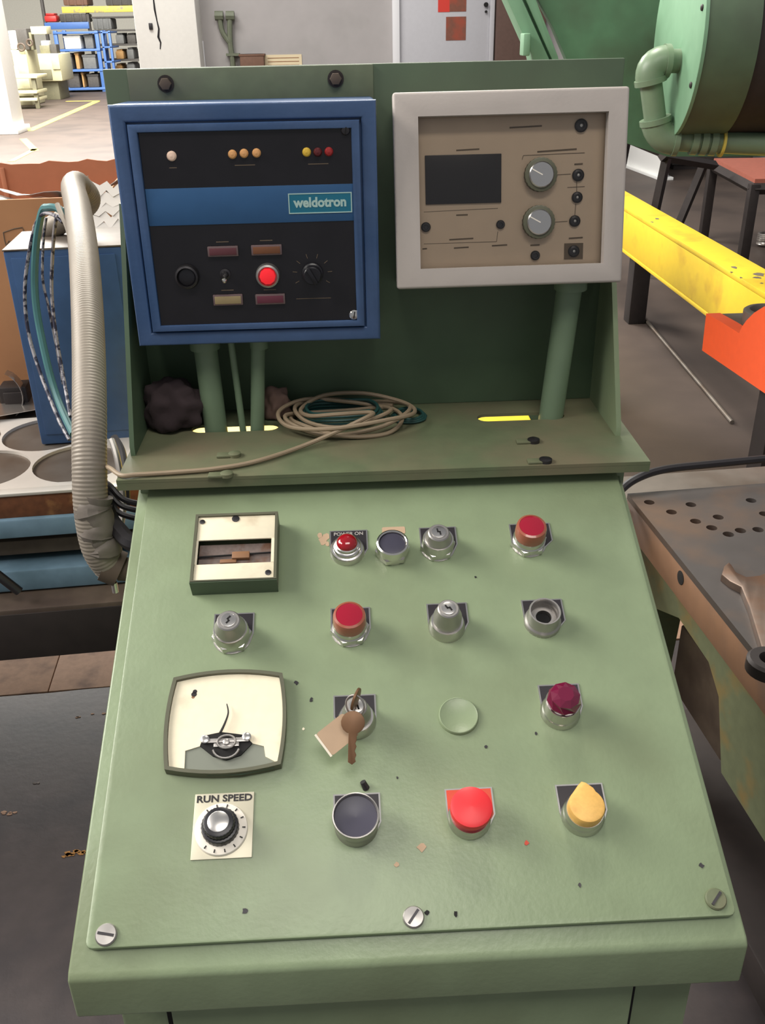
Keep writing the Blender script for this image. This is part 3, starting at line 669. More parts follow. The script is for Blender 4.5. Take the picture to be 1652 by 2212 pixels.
# door: raised tray with rim, two black panels and the blue band between
r2 = (ri[0]+.002, ri[1]-.002, ri[2]+.002, ri[3]-.002)
mb = MB(); mb.ring([(r2[0], r2[2]), (r2[1], r2[2]), (r2[1], r2[3]), (r2[0], r2[3])], [(r2[0]+.010, r2[2]+.007), (r2[1]-.009, r2[2]+.007), (r2[1]-.009, r2[3]-.008), (r2[0]+.010, r2[3]-.008)], -.006, .004)
mb.box(r2[0]+.001, r2[1]-.001, r2[2]+.001, r2[3]-.001, -.0062, -.003)
b = bmesh.new(); me = mb.mesh('t', 'blue_paint'); b.from_mesh(me); bmesh.ops.bevel(b, geom=[e for e in b.edges if len(e.link_faces) == 2 and e.calc_face_angle(0) > 1 and all(abs(v.co.z-.004) < 1e-5 for v in e.verts)], offset=.0016, segments=2, affect='EDGES', profile=.5)
bd = obj('box_door', MB().bm(b), 'blue_paint', bb, FM)
px0, px1, pv0, pv1 = r2[0]+.0102, r2[1]-.0092, r2[2]+.0072, r2[3]-.0082
yb1 = BF.uv(520, 403)[1]; yb0 = BF.uv(520, 483)[1]
hp = .0004
mb = MB(); mb.box(px0, px1, yb1, pv1, -.003, hp); obj('upper_panel', mb, 'black_panel', bd, FM)
mb = MB(); mb.box(px0, px1, pv0, yb0, -.003, hp); obj('lower_panel', mb, 'black_panel', bd, FM)
mb = MB(); mb.box(px0, px1, yb0, yb1, -.003, .0012, .0004); obj('blue_band', mb, 'blue_band', bd, FM)
l = BF.rect(623, 416, 760, 460)
mb = MB(); mb.box(l[0], l[1], l[2], l[3], .0012, .0016); obj('logo_plate', mb, 'teal_logo', bd, FM)
mb = MB(); O = [(l[0], l[2]), (l[1], l[2]), (l[1], l[3]), (l[0], l[3])]; k = .0011
mb.ring(O, [(l[0]+k, l[2]+k), (l[1]-k, l[2]+k), (l[1]-k, l[3]-k), (l[0]+k, l[3]-k)], .0016, .0019); obj('logo_border', mb, 'logo_cream', bd, FM)
mb = MB(); mb.text('weldotron', .0142, .0001, T((l[0]+l[1])/2, (l[2]+l[3])/2+.0005, .0018) @ Matrix.Diagonal((.96, 1, 1, 1)), bold=.00055); obj('logo_text', mb, 'logo_cream', bd, FM)
for px, py, mt_, dia in ((372, 337, 'lamp_white', .0052), (503, 333, 'lamp_amber', .0047), (528, 331, 'lamp_amber', .0047), (555, 330, 'lamp_amber', .0047), (663, 328, 'lamp_yellow', .0047), (687, 328, 'lamp_red_dim', .0047), (711, 327, 'lamp_red', .0047)):
    a, b_ = BF.uv(px, py); lm = obj('lamp', MB().lathe([(dia, 0), (dia, .002), (dia*.7, .0042), (0, .0050)], 18), mt_, bd, BF.M(a, b_, hp))
    if px in (372, 528, 687):
        w_ = .004 if px == 372 else .011
        obj('lamp_caption', MB().box(-w_, w_, -.0125, -.0117, 0, .0002), 'brown_print', bd, BF.M(a, b_, hp))
def ringed(px, py, r, capmat, capr, capz, nm, lab):
    a, b_ = BF.uv(px, py); M = BF.M(a, b_, hp)
    o = part_label(obj(nm, MB().lathe([(r, 0), (r, .004), (r*.93, .0075), (r*.78, .0085), (r*.74, .0065), (r*.74, .002), (0, .002)], 32), 'dark_metal' if capmat != 'red_glow' else 'satin_metal', bd, M), lab)
    return o, M
_, M_ = ringed(405, 597, .0138, 'black_plastic', .01, .01, 'push_button', 'round black button in dull ring')
obj('button_cap', MB().lathe([(.0098, .002), (.0098, .0052), (.008, .006), (0, .0056)], 28), 'black_plastic', bd, M_)
_, M_ = ringed(579, 594, .0138, 'red_glow', .01, .01, 'push_button', 'round glowing red button in grey ring')
obj('button_cap', MB().prism(circ(.0092, 10), .002, .0100, .0015), 'red_glow', bd, M_)
a, b_ = BF.uv(487, 592); mb = MB(); mb.lathe([(.0062, 0), (.0062, .0018), (.004, .0026), (.003, .0055), (0, .0055)], 18); obj('toggle_switch', mb, 'dark_metal', bd, BF.M(a, b_, hp))
mb = MB(); mb.cyl((0, 0, .004), (0, -.004, .016), .0018, .0029, 12); mb.lathe([(.0029, 0), (.002, .0014), (0, .002)], 12, T(0, -.004, .016)); obj('toggle_lever', mb, 'chrome', bd, BF.M(a, b_, hp))
a, b_ = BF.uv(675, 590); mb = MB(); mb.lathe([(.0125, 0), (.012, .004), (.0105, .005), (.010, .0150), (.009, .0160), (0, .0160)], 28); mb.box(-.0022, .0022, -.010, .010, .0160, .0195, .0008, Matrix.Rotation(.5, 4, 'Z')); obj('rotary_knob', mb, 'black_plastic', bd, BF.M(a, b_, hp))
mb = MB()
for k in range(8):
    t = math.radians(-30+k*34); mb.box(.0175, .0225, -.0003, .0003, 0, .0002, 0, Matrix.Rotation(t, 4, 'Z'))
mb.box(-.02, .02, -.0290, -.0284, 0, .0002); obj('knob_scale', mb, 'brown_print', bd, BF.M(a, b_, hp))
for r, mt_ in (((449, 531, 515, 553), 'lamp_bar_red'), ((543, 528, 609, 550), 'lamp_bar_orange'), ((461, 635, 525, 658), 'lamp_bar_cream'), ((552, 634, 616, 656), 'lamp_bar_wine')):
    q = BF.rect(*r); o = obj('light_bar', MB().box(q[0], q[1], q[2], q[3], hp, .004, .0008), 'bar_rim', bd, FM)
    obj('bar_lens', MB().box(q[0]+.002, q[1]-.002, q[2]+.0018, q[3]-.0018, .0038, .0046, .0003), mt_, bd, FM)
    obj('bar_caption', MB().box((q[0]+q[1])/2-.007, (q[0]+q[1])/2+.007, q[3]+.004, q[3]+.0049, hp, hp+.0002), 'brown_print', bd, FM)
for px, py, r, mt_ in ((747, 281, .0050, 'dark_metal'), (765, 679, .0058, 'chrome')):
    a, b_ = BF.uv(px, py); s = obj('door_screw', MB().lathe([(r, 0), (r, .0018), (r*.8, .003), (0, .0034)], 20), mt_, bd, BF.M(a, b_, hp))
    obj('screw_slot', MB().box(-r*.7, r*.7, -.0006, .0006, .0028, .0038), 'hole_dark', bd, BF.M(a, b_, hp) @ Matrix.Rotation(1.4, 4, 'Z'))
# mounting strap on the back plate with its two bolts
a0 = ay(277, 180, YP-.004); a1 = ay(806, 160, YP-.004)
mb = MB(); mb.box(a0.x, a1.x, YP-.0042, YP-.0002, Z0+.585, ZT-.0005, .0008); obj('mounting_strap', mb, 'bracket_paint', bb)
for px, py in ((358, 181), (725, 170)):
    q = ay(px, py, YP-.005); Mq = Frame(q, (1, 0, 0), (0, 0, 1)).M()
    o = obj('strap_bolt', MB().prism(circ(.0068, 6), 0, .006, .0008), 'grime_brown', bb, Mq)
    obj('strap_washer', MB().lathe([(.0092, -.0008), (.0092, .0010), (.006, .0012)], 20), 'dark_brown', bb, Mq)

# ================================================================== GREY INSTRUMENT BOX
GT = .1898
GF = Frame((.1535, .5442, Z0+.4052), (1, 0, .0064), (0, math.sin(GT), math.cos(GT)))
gb = thing('instrument_box', 'light grey instrument box with clear window over beige dial panel', 'control box', M=T(.1535, .60, Z0+.4052))
c = [GF.uv(*p) for p in ((846, 203), (1359, 182), (858, 624), (1343, 611))]
X0, X1, V0, V1 = (c[0][0]+c[2][0])/2, (c[1][0]+c[3][0])/2, (c[2][1]+c[3][1])/2, (c[0][1]+c[1][1])/2
GM = GF.M()
def back_h(v): return -(YP-.5442-.001-v*math.sin(GT))/math.cos(GT)   # depth to the plate along the face normal
w = GF.rect(905, 246, 1308, 576)
w = (w[0], w[1], w[2]+.0005, w[3])
# case: wedge body (rear flat on the plate) as four walls plus back, and the picture-frame door
th = .003
mb = MB()
def wedge(x0, x1, v0, v1, hf):
    vs = [(x0, v0, back_h(v0)), (x1, v0, back_h(v0)), (x1, v1, back_h(v1)), (x0, v1, back_h(v1)), (x0, v0, hf), (x1, v0, hf), (x1, v1, hf), (x0, v1, hf)]
    mb.add(vs, [(0, 3, 2, 1), (4, 5, 6, 7), (0, 1, 5, 4), (1, 2, 6, 5), (2, 3, 7, 6), (3, 0, 4, 7)])
wedge(X0+.004, X0+.008, V0+.004, V1-.004, -.012); wedge(X1-.008, X1-.004, V0+.004, V1-.004, -.012)
wedge(X0+.008, X1-.008, V0+.004, V0+.008, -.012); wedge(X0+.008, X1-.008, V1-.008, V1-.004, -.012)
obj('box_body', mb, 'grey_case', gb, GM)
mb = MB(); mb.ring([(X0, V0), (X1, V0), (X1, V1), (X0, V1)], [(w[0], w[2]), (w[1], w[2]), (w[1], w[3]), (w[0], w[3])], -.012, 0)
b = bmesh.new(); me = mb.mesh('t', 'grey_case'); b.from_mesh(me)
bmesh.ops.bevel(b, geom=[e for e in b.edges if len(e.link_faces) == 2 and e.calc_face_angle(0) > 1 and (abs(e.verts[0].co.x-w[0]) > .005 and abs(e.verts[0].co.x-w[1]) > .005) and max(v.co.z for v in e.verts) > -.001], offset=.0032, segments=3, affect='EDGES', profile=.5)
gd = obj('box_door', MB().bm(b), 'grey_case', gb, GM)
mb = MB(); mb.box(w[0]-.002, w[1]+.002, w[2]-.002, w[3]+.002, -.0145, -.0125); obj('window_pane', mb, 'clear_acrylic', gd, GM)
HP = -.019                                           # dial panel sits back inside the case
mb = MB(); mb.box(X0+.0082, X1-.0082, V0+.0082, V1-.0082, HP-.002, HP); ip = obj('dial_panel', mb, 'instrument_panel', gb, GM)
def gp(px, py): return GF.uv(px, py, HP)
q = GF.rect(918, 334, 1082, 440, HP); mb = MB(); mb.box(q[0], q[1], q[2], q[3], HP, HP+.0022, .0005); obj('display', mb, 'display_dark', ip, GM)
for px, py in ((1165, 378), (1161, 480)):
    a, b_ = gp(px, py); M = GF.M(a, b_, HP)
    mb = MB(); mb.prism([(.0182*(1+.03*(k % 2))*math.cos(6.283*k/48), .0182*(1+.03*(k % 2))*math.sin(6.283*k/48)) for k in range(48)], 0, .009, .001)
    obj('dial_knob', mb, 'meter_rim', ip, M); obj('knob_cap', MB().lathe([(.0142, .0085), (.0142, .0105), (.013, .0118), (0, .0118)], 32), 'silver', ip, M)
    obj('knob_mark', MB().box(-.0125, .001, -.0006, .0006, .0117, .0122, 0, Matrix.Rotation(-.5, 4, 'Z')), 'dial_white', ip, M)
for px, py, r in ((1253, 272, .0072), (1247, 379, .0068), (1245, 427, .0062), (1240, 478, .0064), (919, 490, .0055), (1080, 485, .0050), (1155, 552, .0055), (1238, 543, .0066)):
    a, b_ = gp(px, py); M = GF.M(a, b_, HP)
    if px == 1238: obj('switch_plate', MB().box(-.011, .011, -.009, .009, 0, .001), 'brown_print', ip, M)
    s = obj('jack' if px > 1200 else 'screw', MB().lathe([(r, 0), (r, .0025), (r*.8, .0036), (r*.5, .0038), (r*.45, .002), (0, .002)], 20), 'dark_metal', ip, M)
    if px > 1200: obj('jack_pin', MB().lathe([(r*.22, .001), (r*.22, .0032), (0, .0036)], 10), 'silver', ip, M)
mb = MB()
def pline(x0, y0, x1, y1, w_=.0006):
    a = gp(x0, y0); b_ = gp(x1, y1); d = Vector((b_[0]-a[0], b_[1]-a[1])); n = Vector((-d.y, d.x)).normalized()*w_/2
    mb.prism([(a[0]-n.x, a[1]-n.y), (b_[0]-n.x, b_[1]-n.y), (b_[0]+n.x, b_[1]+n.y), (a[0]+n.x, a[1]+n.y)], HP, HP+.0003)
for L_ in ((1130, 336, 1262, 330), (1130, 336, 1127, 345), (915, 458, 1075, 450), (915, 527, 1072, 522), (1072, 522, 1075, 500), (1198, 378, 1232, 376), (1195, 480, 1225, 478), (1245, 392, 1245, 416), (1243, 440, 1241, 465), (1225, 405, 1262, 403)): pline(*L_)
for L_ in ((985, 325, 1035, 322), (1160, 328, 1245, 322), (985, 465, 1010, 464), (1240, 355, 1258, 354), (970, 518, 1022, 515), (980, 536, 1012, 534), (1062, 531, 1095, 529), (912, 538, 922, 537), (1145, 530, 1165, 529), (1100, 276, 1170, 272), (1228, 515, 1258, 513)): pline(*L_, .0017)
obj('panel_print', mb, 'brown_print', ip, GM)

# ================================================================== PIPES, CABLES AND RAGS ON THE SHELF
def pipe(name, p0, p1, r, mt_, label, cat='pipe', group=None, rings=True):
    mb = MB(); mb.cyl(p0, p1, r, n=20); o = obj(name, mb, mt_); tag(o, label, cat, group); return o
def on_shelf(px, py): return Vector(SHF.at(*SHF.uv(px, py)))
zb = Z0+.3457-.0
b0 = on_shelf(462, 924); t0 = Vector((ay(447, 760, b0.y-.005).x, b0.y-.012, Z0+.344)); b0.z = .78
def conduit(name, x_b, y_b, x_t, ztop, r, label):
    b0 = on_shelf(x_b, y_b); t0 = ay(x_t[0], x_t[1], b0.y); d = (t0-b0); t1 = b0+d*((ztop-b0.z)/d.z); b1 = b0-d*(.34/d.z)
    mb = MB(); mb.cyl(b1, t1, r, n=20); mb.lathe([(r*1.28, ztop-.018), (r*1.28, ztop)], 20, T(t1.x, t1.y, 0)) if r > .006 else None
    return tag(obj(name, mb, 'green_pipe'), label, 'pipe')
conduit('conduit_pipe', 466, 922, (446, 770), Z0+.3452, .0145, 'thick green conduit pipe under the blue control box')
conduit('conduit_pipe', 556, 922, (557, 770), Z0+.3452, .0088, 'slimmer green conduit pipe beside the beige cable coil')
conduit('conduit_pipe', 524, 922, (503, 770), Z0+.3452, .0042, 'thin green tube between two thicker conduit pipes')
conduit('conduit_pipe', 1190, 897, (1227, 640), Z0+.405, .0155, 'leaning green conduit pipe under the grey instrument box')
# beige cable coil with tail
def sh(px, py, h=0): return Vector(SHF.at(*SHF.uv(px, py, h), h))
c0 = sh(748, 915); rx, ry = .073, .048
pts = []
for k in range(5*24):
    t = 6.283*k/24+.6; q = k/(5*24); wob = 1+.13*math.sin(2.1*q*9)+.03*math.sin(t*3)
    pts.append(c0+Vector((rx*wob*math.cos(t)+.012*(math.sin(q*17)), ry*wob*math.sin(t)+.008*math.cos(q*13), .0042+q*.020+.005*math.sin(t*2+q*5))))
tail = [sh(668, 958, .006), sh(560, 995, .0035), sh(470, 1012, .0035), sh(380, 1020, .0035), sh(300, 1025, .0035), sh(262, 1027, .0035)]
e = tail[-1]; tail += [e+Vector((-.02, .03, -.004)), e+Vector((-.04, .08, -.03)), e+Vector((-.06, .12, -.10))]
path = spline([pts[i] for i in range(0, len(pts), 3)][:-1]+[c0+Vector((.02, -.052, .026))]+tail, 6)
tag(obj('cable_coil', MB().tube(path, .0027, 8), 'cable_beige'), 'coil of beige cable with long tail lying on the green shelf', 'cable')
# dark green cable loops beneath
pts = []
for k in range(4*20):
    t = 6.283*k/20; q = k/80; pts.append(sh(735, 905)+Vector((.055*(1-.2*q)*math.cos(t)+.002, .035*(1-.15*q)*math.sin(t)-.004, .003+.0045*q*4+.002*math.sin(3*t))))
tag(obj('cable_coil', MB().tube(spline(pts[::2], 4), .0021, 7), 'cable_green'), 'dark teal cable loops tucked inside the beige cable coil', 'cable')
pts = [sh(800, 915)+Vector((.05+.022*math.cos(t)*(1-.1*k), .012+.02*math.sin(t), .003+.002*k)) for k in range(3) for t in [6.283*i/16 for i in range(16)]]
tag(obj('cable_coil', MB().tube(spline(pts, 3), .0020, 7), 'cable_green'), 'small dark teal cable loop at the right end of the beige coil', 'cable')
# rags: crumpled cloth lumps
def rag(name, c, sx, sy, sz, mt_, label, seed):
    b = bmesh.new(); bmesh.ops.create_icosphere(b, subdivisions=4, radius=1); rnd = random.Random(seed)
    dirs = [Vector((rnd.uniform(-1, 1), rnd.uniform(-1, 1), rnd.uniform(-1, 1))).normalized() for _ in range(14)]
    for vtx in b.verts:
        p = vtx.co.copy(); f = 1.0
        for i, d_ in enumerate(dirs): f += .032*math.sin(p.dot(d_)*(4.5+i*.8)+i)
        vtx.co = Vector((p.x*sx*f, p.y*sy*f, max(p.z, -.55)*sz*f))
    zmin = min(v_.co.z for v_ in b.verts)
    for vtx in b.verts: vtx.co = vtx.co+Vector(c)-Vector((0, 0, zmin))
    return tag(obj(name, MB().bm(b), mt_, sharp=80), label, 'rag')
q = sh(378, 928); rag('rag', (q.x+.002, q.y+.006, ZS+.0004), .040, .026, .040, 'rag_purple', 'dark crumpled shop rag stuffed behind the left gusset', 3)
q = sh(598, 908); rag('rag', (q.x, q.y+.010, ZS+.0004), .019, .015, .026, 'rag_pink', 'small dusty pink rag beside the beige cable coil', 5)

# ================================================================== CONVEYOR TABLE ON THE LEFT
TZ = .80
TD = Vector((math.cos(YAWM), math.sin(YAWM), 0)); TN = Vector((-TD.y, TD.x, 0))
to = az(80, 1053, TZ)
TM = Matrix((TD, TN, Vector((0, 0, 1)))).transposed().to_4x4(); TM.translation = Vector((to.x, to.y, 0))
TF = Frame((to.x, to.y, 0), TD, (0, 0, 1))          # front face of the table
def tz(py, px=100, h=0): return TF.uv(px, py, h)[1]
TOPF = Frame((to.x, to.y, TZ), TD, TN)
tb = thing('conveyor_table', 'low steel transfer table with rusty edge and blue side rails', 'table', M=TM)
XL, XR = -1.5, .19
z1 = tz(1112); z2 = tz(1152); z3 = tz(1222); z4 = tz(1266)
mb = MB(); mb.box(XL, XR, .0005, 1.5, TZ-.03, TZ-.012); obj('table_top', mb, 'dirty_steel', tb, TM)
mb = MB(); mb.box(XL, XR, -.006, .03, TZ-.0118, TZ-.006, .001); obj('edge_angle', mb, 'sheet_steel', tb, TM)
mb = MB(); mb.box(XL, XR, -.003, .0, z1, TZ-.012, .001); obj('rusty_edge', mb, 'rust', tb, TM)
mb = MB(); mb.box(XL, XR, -.012, .05, z2, z1, .004); obj('side_rail', mb, 'blue_rail', tb, TM)
mb = MB(); mb.box(XL, XR, .06, .09, z3-.02, z2+.02); obj('rail_web', mb, 'dark_brown', tb, TM)  # web of the blue channel, coloured near black for the recess shade
zz = (z2+z3)/2
mb = MB(); mb.box(XL, XR, .02, .06, zz-.018, zz+.012, .004); obj('inner_bar', mb, 'grime_brown', tb, TM)
mb = MB(); mb.box(XL, XR, -.012, .06, z4, z3, .004); obj('side_rail', mb, 'blue_rail', tb, TM)
# grimy lower beam stands proud towards the console
vb = Frame((to.x, to.y, z4-.004), TD, TN).uv(100, 1313)[1]
zb_ = TF.uv(100, 1398, -vb)[1]
mb = MB(); mb.box(XL, XR, vb, .05, zb_, z4-.003, .005); obj('lower_beam', mb, 'grime_brown', tb, TM)
mb = MB(); mb.box(XL, XR, vb-.002, vb+.004, zb_-.02, z4-.012, .001); obj('beam_face', mb, 'dark_brown', tb, TM)  # front sheet, darker than the beam behind it
for lx in (-1.4, .06):
    for ly in (.72, 1.4): obj('leg', MB().box(lx, lx+.09, ly, ly+.09, 0, TZ-.03, .004), 'dark_brown', tb, TM)
mb = MB(); p0 = TF.uv(-5, 1235, .05); p1 = TF.uv(42, 1278, .05); mb.cyl((p0[0]-.03, -.05, p0[1]+.03), (p1[0], -.05, p1[1]), .0085, n=12); obj('lever_rod', mb, 'dark_metal', tb, TM)
# punched sheet skeleton: a strip with big round holes
holes = []; hc = TOPF.uv(168, 985)
cL = TOPF.uv(-30, 995); cR = TOPF.uv(175, 990)
pitch = TOPF.uv(172, 1000)[0]-TOPF.uv(-33, 1000)[0]; rh = pitch*.485
c1 = (TOPF.uv(172, 993)[0], TOPF.uv(172, 993)[1])
d2 = TOPF.uv(80, 930)
for i in range(-3, 1): holes.append(circ(rh, 40, c1[0]+i*pitch, c1[1]))
for i in range(-3, 1): holes.append(circ(rh, 40, c1[0]+(i-.5)*pitch, c1[1]+pitch*.875))
xa = c1[0]-3.6*pitch; xb = min(.186, c1[0]+rh+.02)
mb = plate_holes([(xa, c1[1]-rh-.010), (xb, c1[1]-rh-.010), (xb, c1[1]+pitch*.875+rh+.010), (xa, c1[1]+pitch*.875+rh+.010)], holes, 0, .006)
TPM = TOPF.M()
tag(obj('punched_sheet', mb, 'sheet_steel', None, TOPF.M(0, 0, -.0118)), 'punched steel sheet skeleton with big round holes on the table front', 'metal sheet')
mb = plate_holes(rrect(-.30, .18, -.11, .11, .004), [circ(.052, 32, -.23+k*.118, 0) for k in range(4)], 0, .0015)
q = TOPF.uv(40, 905)
tag(obj('punched_sheet', mb, 'scrap_steel', None, TOPF.M(q[0]-.05, q[1]+.12, .012) @ Matrix.Rotation(.35, 4, 'Z') @ Matrix.Rotation(.06, 4, 'X')), 'loose tilted punched sheet beside the cardboard box', 'metal sheet')
# blue junction box
vbx = TOPF.uv(170, 946, 0)[1]
JF = Frame(TOPF.at(0, vbx, 0), TD, (0, 0, 1))
jc = [JF.uv(*p) for p in ((18, 540), (75, 945), (262, 945))]
jx0 = (jc[0][0]+jc[1][0])/2; jx1 = JF.uv(300, 800)[0]; jz = JF.uv(130, 538)[1]
jb = thing('junction_box', 'plain blue sheet steel junction box behind the flexible conduit', 'box', M=JF.M((jx0+jx1)/2, 0, 0))
jd = .17
mb = MB(); mb.box(jx0, jx1, -.010, jz, -jd, 0, .0035); obj('box_body', mb, 'blue_box_paint', jb, JF.M())
mb = MB(); mb.box(jx0-.001, jx1+.001, jz, jz+.003, -jd, .001, .001); obj('box_top', mb, 'dirty_steel', jb, JF.M())
mb = MB(); mb.box(jx0+.012, jx1-.012, .012, jz-.012, .0002, .003, .001); obj('box_cover', mb, 'blue_box_paint', jb, JF.M())
# cardboard box of scrap
CBV = vbx+.30
CF = Frame(TOPF.at(0, CBV, 0), TD, (0, 0, 1))
cx0 = CF.uv(-60, 600)[0]-.2; cx1 = CF.uv(222, 600)[0]; ct = CF.uv(60, 430)[1]
cb = thing('cardboard_box', 'big open cardboard box of scrap metal on the table', 'box', M=CF.M((cx0+cx1)/2, 0, 0))
cdp = .55; bt = CF.uv(100, 350, -cdp)[1]
z00 = -.0115
for nm, a in (('front_wall', (cx0, cx1, z00, ct, -.007, 0)), ('side_wall', (cx0, cx0+.007, z00, ct+.01, -cdp, -.007)), ('side_wall', (cx1-.007, cx1, z00, ct-.03, -cdp, -.007))):
    obj(nm, MB().box(*a), 'cardboard', cb, CF.M())
obj('box_bottom', MB().box(cx0+.007, cx1-.007, z00, z00+.006, -cdp, -.007), 'cardboard', cb, CF.M())
n = 30; xs = [cx0+(cx1+.25-cx0)*i/n for i in range(n+1)]
poly = [(x, bt+random.uniform(-.005, .004)) for x in xs]
obj('back_wall', MB().prism([(cx0, z00)]+[(cx1+.25, z00)]+poly[::-1], -cdp-.007, -cdp), 'cardboard_inside', cb, CF.M())
obj('back_crease', MB().box(CF.uv(11, 400, -cdp)[0]-.006, CF.uv(11, 400, -cdp)[0]+.006, z00, bt-.01, -cdp, -cdp+.004, .001), 'cardboard_inside', cb, CF.M())
# pen marks on the cardboard
mb = MB()
def stroke(P): mb.tube([Vector(CF.uv(*p, .0005)+(.0006,)) for p in P], .0011, 5)
stroke([(7, 502), (30, 494), (48, 491), (52, 500), (53, 510)]); stroke([(7, 502), (10, 520), (13, 530)]); stroke([(14, 529), (19, 520), (26, 523)])
obj('pen_mark', mb, 'brown_print', cb, CF.M())
# scrap strips in the carton, each a bent sheet
def scrap(px, py, h, L_, w_, bend, rot, mt_, label, wid=.11):
    a = CF.uv(px, py, h); N_ = 10; vs = []; fs = []
    for i in range(N_+1):
        t = i/N_-.5; z = bend*math.cos(t*5)-bend*.5; hw = w_*(.5+.4*math.sin((i/N_)*math.pi))
        vs += [(t*L_, -hw, z), (t*L_, hw, z+.012*math.sin(i)), (t*L_, -hw, z-.0012), (t*L_, hw, z-.0012+.012*math.sin(i))]
    for i in range(N_):
        k = i*4; fs += [(k, k+4, k+5, k+1), (k+2, k+3, k+7, k+6), (k, k+2, k+6, k+4), (k+1, k+5, k+7, k+3)]
    fs += [(0, 1, 3, 2), (N_*4, N_*4+2, N_*4+3, N_*4+1)]
    M = CF.M(a[0], a[1], h) @ Matrix.Rotation(rot[0], 4, 'X') @ Matrix.Rotation(rot[1], 4, 'Y') @ Matrix.Rotation(rot[2], 4, 'Z')
    tag(obj('scrap_strip', MB().add(vs, fs), mt_, None, M, 60), label, 'scrap metal', 'scrap metal in the cardboard box')
LB = 'bent sheet metal scrap strip at the cardboard box'
for a in ((130, 420, -.2, .30, .025, .02, (1.2, 0, .06)), (190, 408, -.22, .20, .02, -.02, (1.2, 0, .4)), (90, 428, -.18, .22, .02, .02, (1.4, .1, -.1)), (205, 445, -.14, .12, .03, .02, (.8, 0, .2))):
    scrap(a[0], a[1], a[2], a[3], a[4], a[5], a[6], 'scrap_steel', LB)
# jagged sheet offcuts stacked beside the carton
random.seed(21)
for k, py in enumerate((488, 470, 452, 434, 416)):
    q = CF.uv(238, py, .05); mb = MB(); n_ = 9
    up_ = [(-.055+.125*i/n_, .012*random.random()+(.006 if i % 2 else -.004)) for i in range(n_+1)]
    lo_ = [(x, y-.020-.010*random.random()) for x, y in up_]
    mb.prism(lo_+up_[::-1], 0, .0012)
    M = CF.M(q[0], q[1], .05-.012*k) @ Matrix.Rotation(-.75+.1*(k % 2), 4, 'X') @ Matrix.Rotation(random.uniform(-.15, .15), 4, 'Z')
    tag(obj('sheet_offcut', mb, 'sheet_steel', None, M, 60), 'jagged bright sheet offcut stacked between cardboard box and blue control box', 'scrap metal', 'jagged offcuts beside the cardboard box')
q0_ = CF.uv(238, 505, .05); st_ = CF.M(q0_[0], 0, .05)
mb = MB(); mb.box(-.05, .06, -.0115, CF.uv(238, 496, .05)[1], -.045, -.01, .002); mb.box(-.045, .055, .02, CF.uv(238, 500, .05)[1], -.01, -.006, .001); tag(obj('steel_bin', mb, 'dirty_steel', None, st_), 'grey steel bin under the jagged offcuts beside the junction box', 'bin')
# curl of scrap in front of the carton
q = TOPF.uv(20, 880)
pts = [Vector((q[0]+.045*math.cos(t)-.01, q[1]+.02*t*.3, .03+.05*math.sin(t))) for t in [(-1.2+i*.2) for i in range(13)]]
mb = MB(); vs = []; fs = []
for p_ in pts: vs += [(p_.x, p_.y-.015, p_.z), (p_.x, p_.y+.015, p_.z), (p_.x+.0015, p_.y-.015, p_.z-.001), (p_.x+.0015, p_.y+.015, p_.z-.001)]
for i in range(len(pts)-1): k = i*4; fs += [(k, k+4, k+5, k+1), (k+2, k+3, k+7, k+6), (k, k+2, k+6, k+4), (k+1, k+5, k+7, k+3)]
tag(obj('scrap_curl', MB().add(vs, fs), 'scrap_steel', None, TOPF.M(0, 0, 0), 60), 'curled steel offcut standing in front of the cardboard box', 'scrap metal')
mb = MB(); q = TOPF.uv(35, 880); mb.box(q[0]-.03, q[0]+.028, q[1], q[1]+.05, -.0115, .045, .004); mb.box(q[0]-.02, q[0]+.02, q[1]-.006, q[1], -.005, .035, .002); tag(obj('steel_block', mb, 'dark_steel', None, TOPF.M()), 'small dark steel block standing before the cardboard box', 'block')

# ================================================================== FLEXIBLE CONDUIT AND LOOSE WIRES
def P(px, py, Y): return ay(px, py, Y)
hp_ = [P(238, 1222, .48), P(212, 1180, .475), P(197, 1100, .48), P(193, 1000, .50), P(193, 900, .54), P(192, 780, .61), P(188, 660, .70), P(180, 540, .84), P(168, 450, 1.02), P(158, 404, 1.20)]
e = hp_[-1]; hp_ += [e+Vector((-.004, .055, -.004)), e+Vector((-.006, .10, -.045)), TOPF.at(TOPF.uv(170, 946)[0]-.03, vbx+.13, jz+.004)]
path = spline(hp_, 16)
# ribbed surface: radius alternates along a fine resampling
dense = []
for i in range(len(path)-1):
    for j in range(7): dense.append(path[i].lerp(path[i+1], j/7))
dense.append(path[-1]); path = dense
s_ = 0; rad = []
for i, p_ in enumerate(path):
    if i: s_ += (p_-path[i-1]).length
    rad.append(.0205*(1+.011*math.sin(s_*2*math.pi/.0046)))
hose = thing('flexible_conduit', 'grey ribbed flexible metal conduit arching beside the console', 'conduit', tuple(hp_[0]))
obj('hose', MB().tube(path, rad, 18), 'conduit_grey', hose, sharp=80)
tp = [p_ for p_ in spline(hp_, 16)][14:38]
tr_ = [.0218+.0014*math.sin(i*.8)+.0007*math.sin(i*2.3) for i in range(len(tp))]
obj('tape_wrap', MB().tube([p_+Vector((.002*math.sin(i*.6)+.004, 0, 0)) for i, p_ in enumerate(tp)], tr_, 12), 'tape_grey', hose, sharp=30)
e0 = hp_[0]; e1 = Vector((lipx0-.0, .47, e0.z-.005))
mb = MB(); mb.cyl(e0+Vector((-.006, .0, .004)), e0+Vector((.012, 0, -.006)), .0225, n=20); mb.cyl(e0+Vector((.010, 0, -.005)), e0+Vector((.07, .0, -.012)), .015, n=16); obj('end_fitting', mb, 'grime_brown', hose)
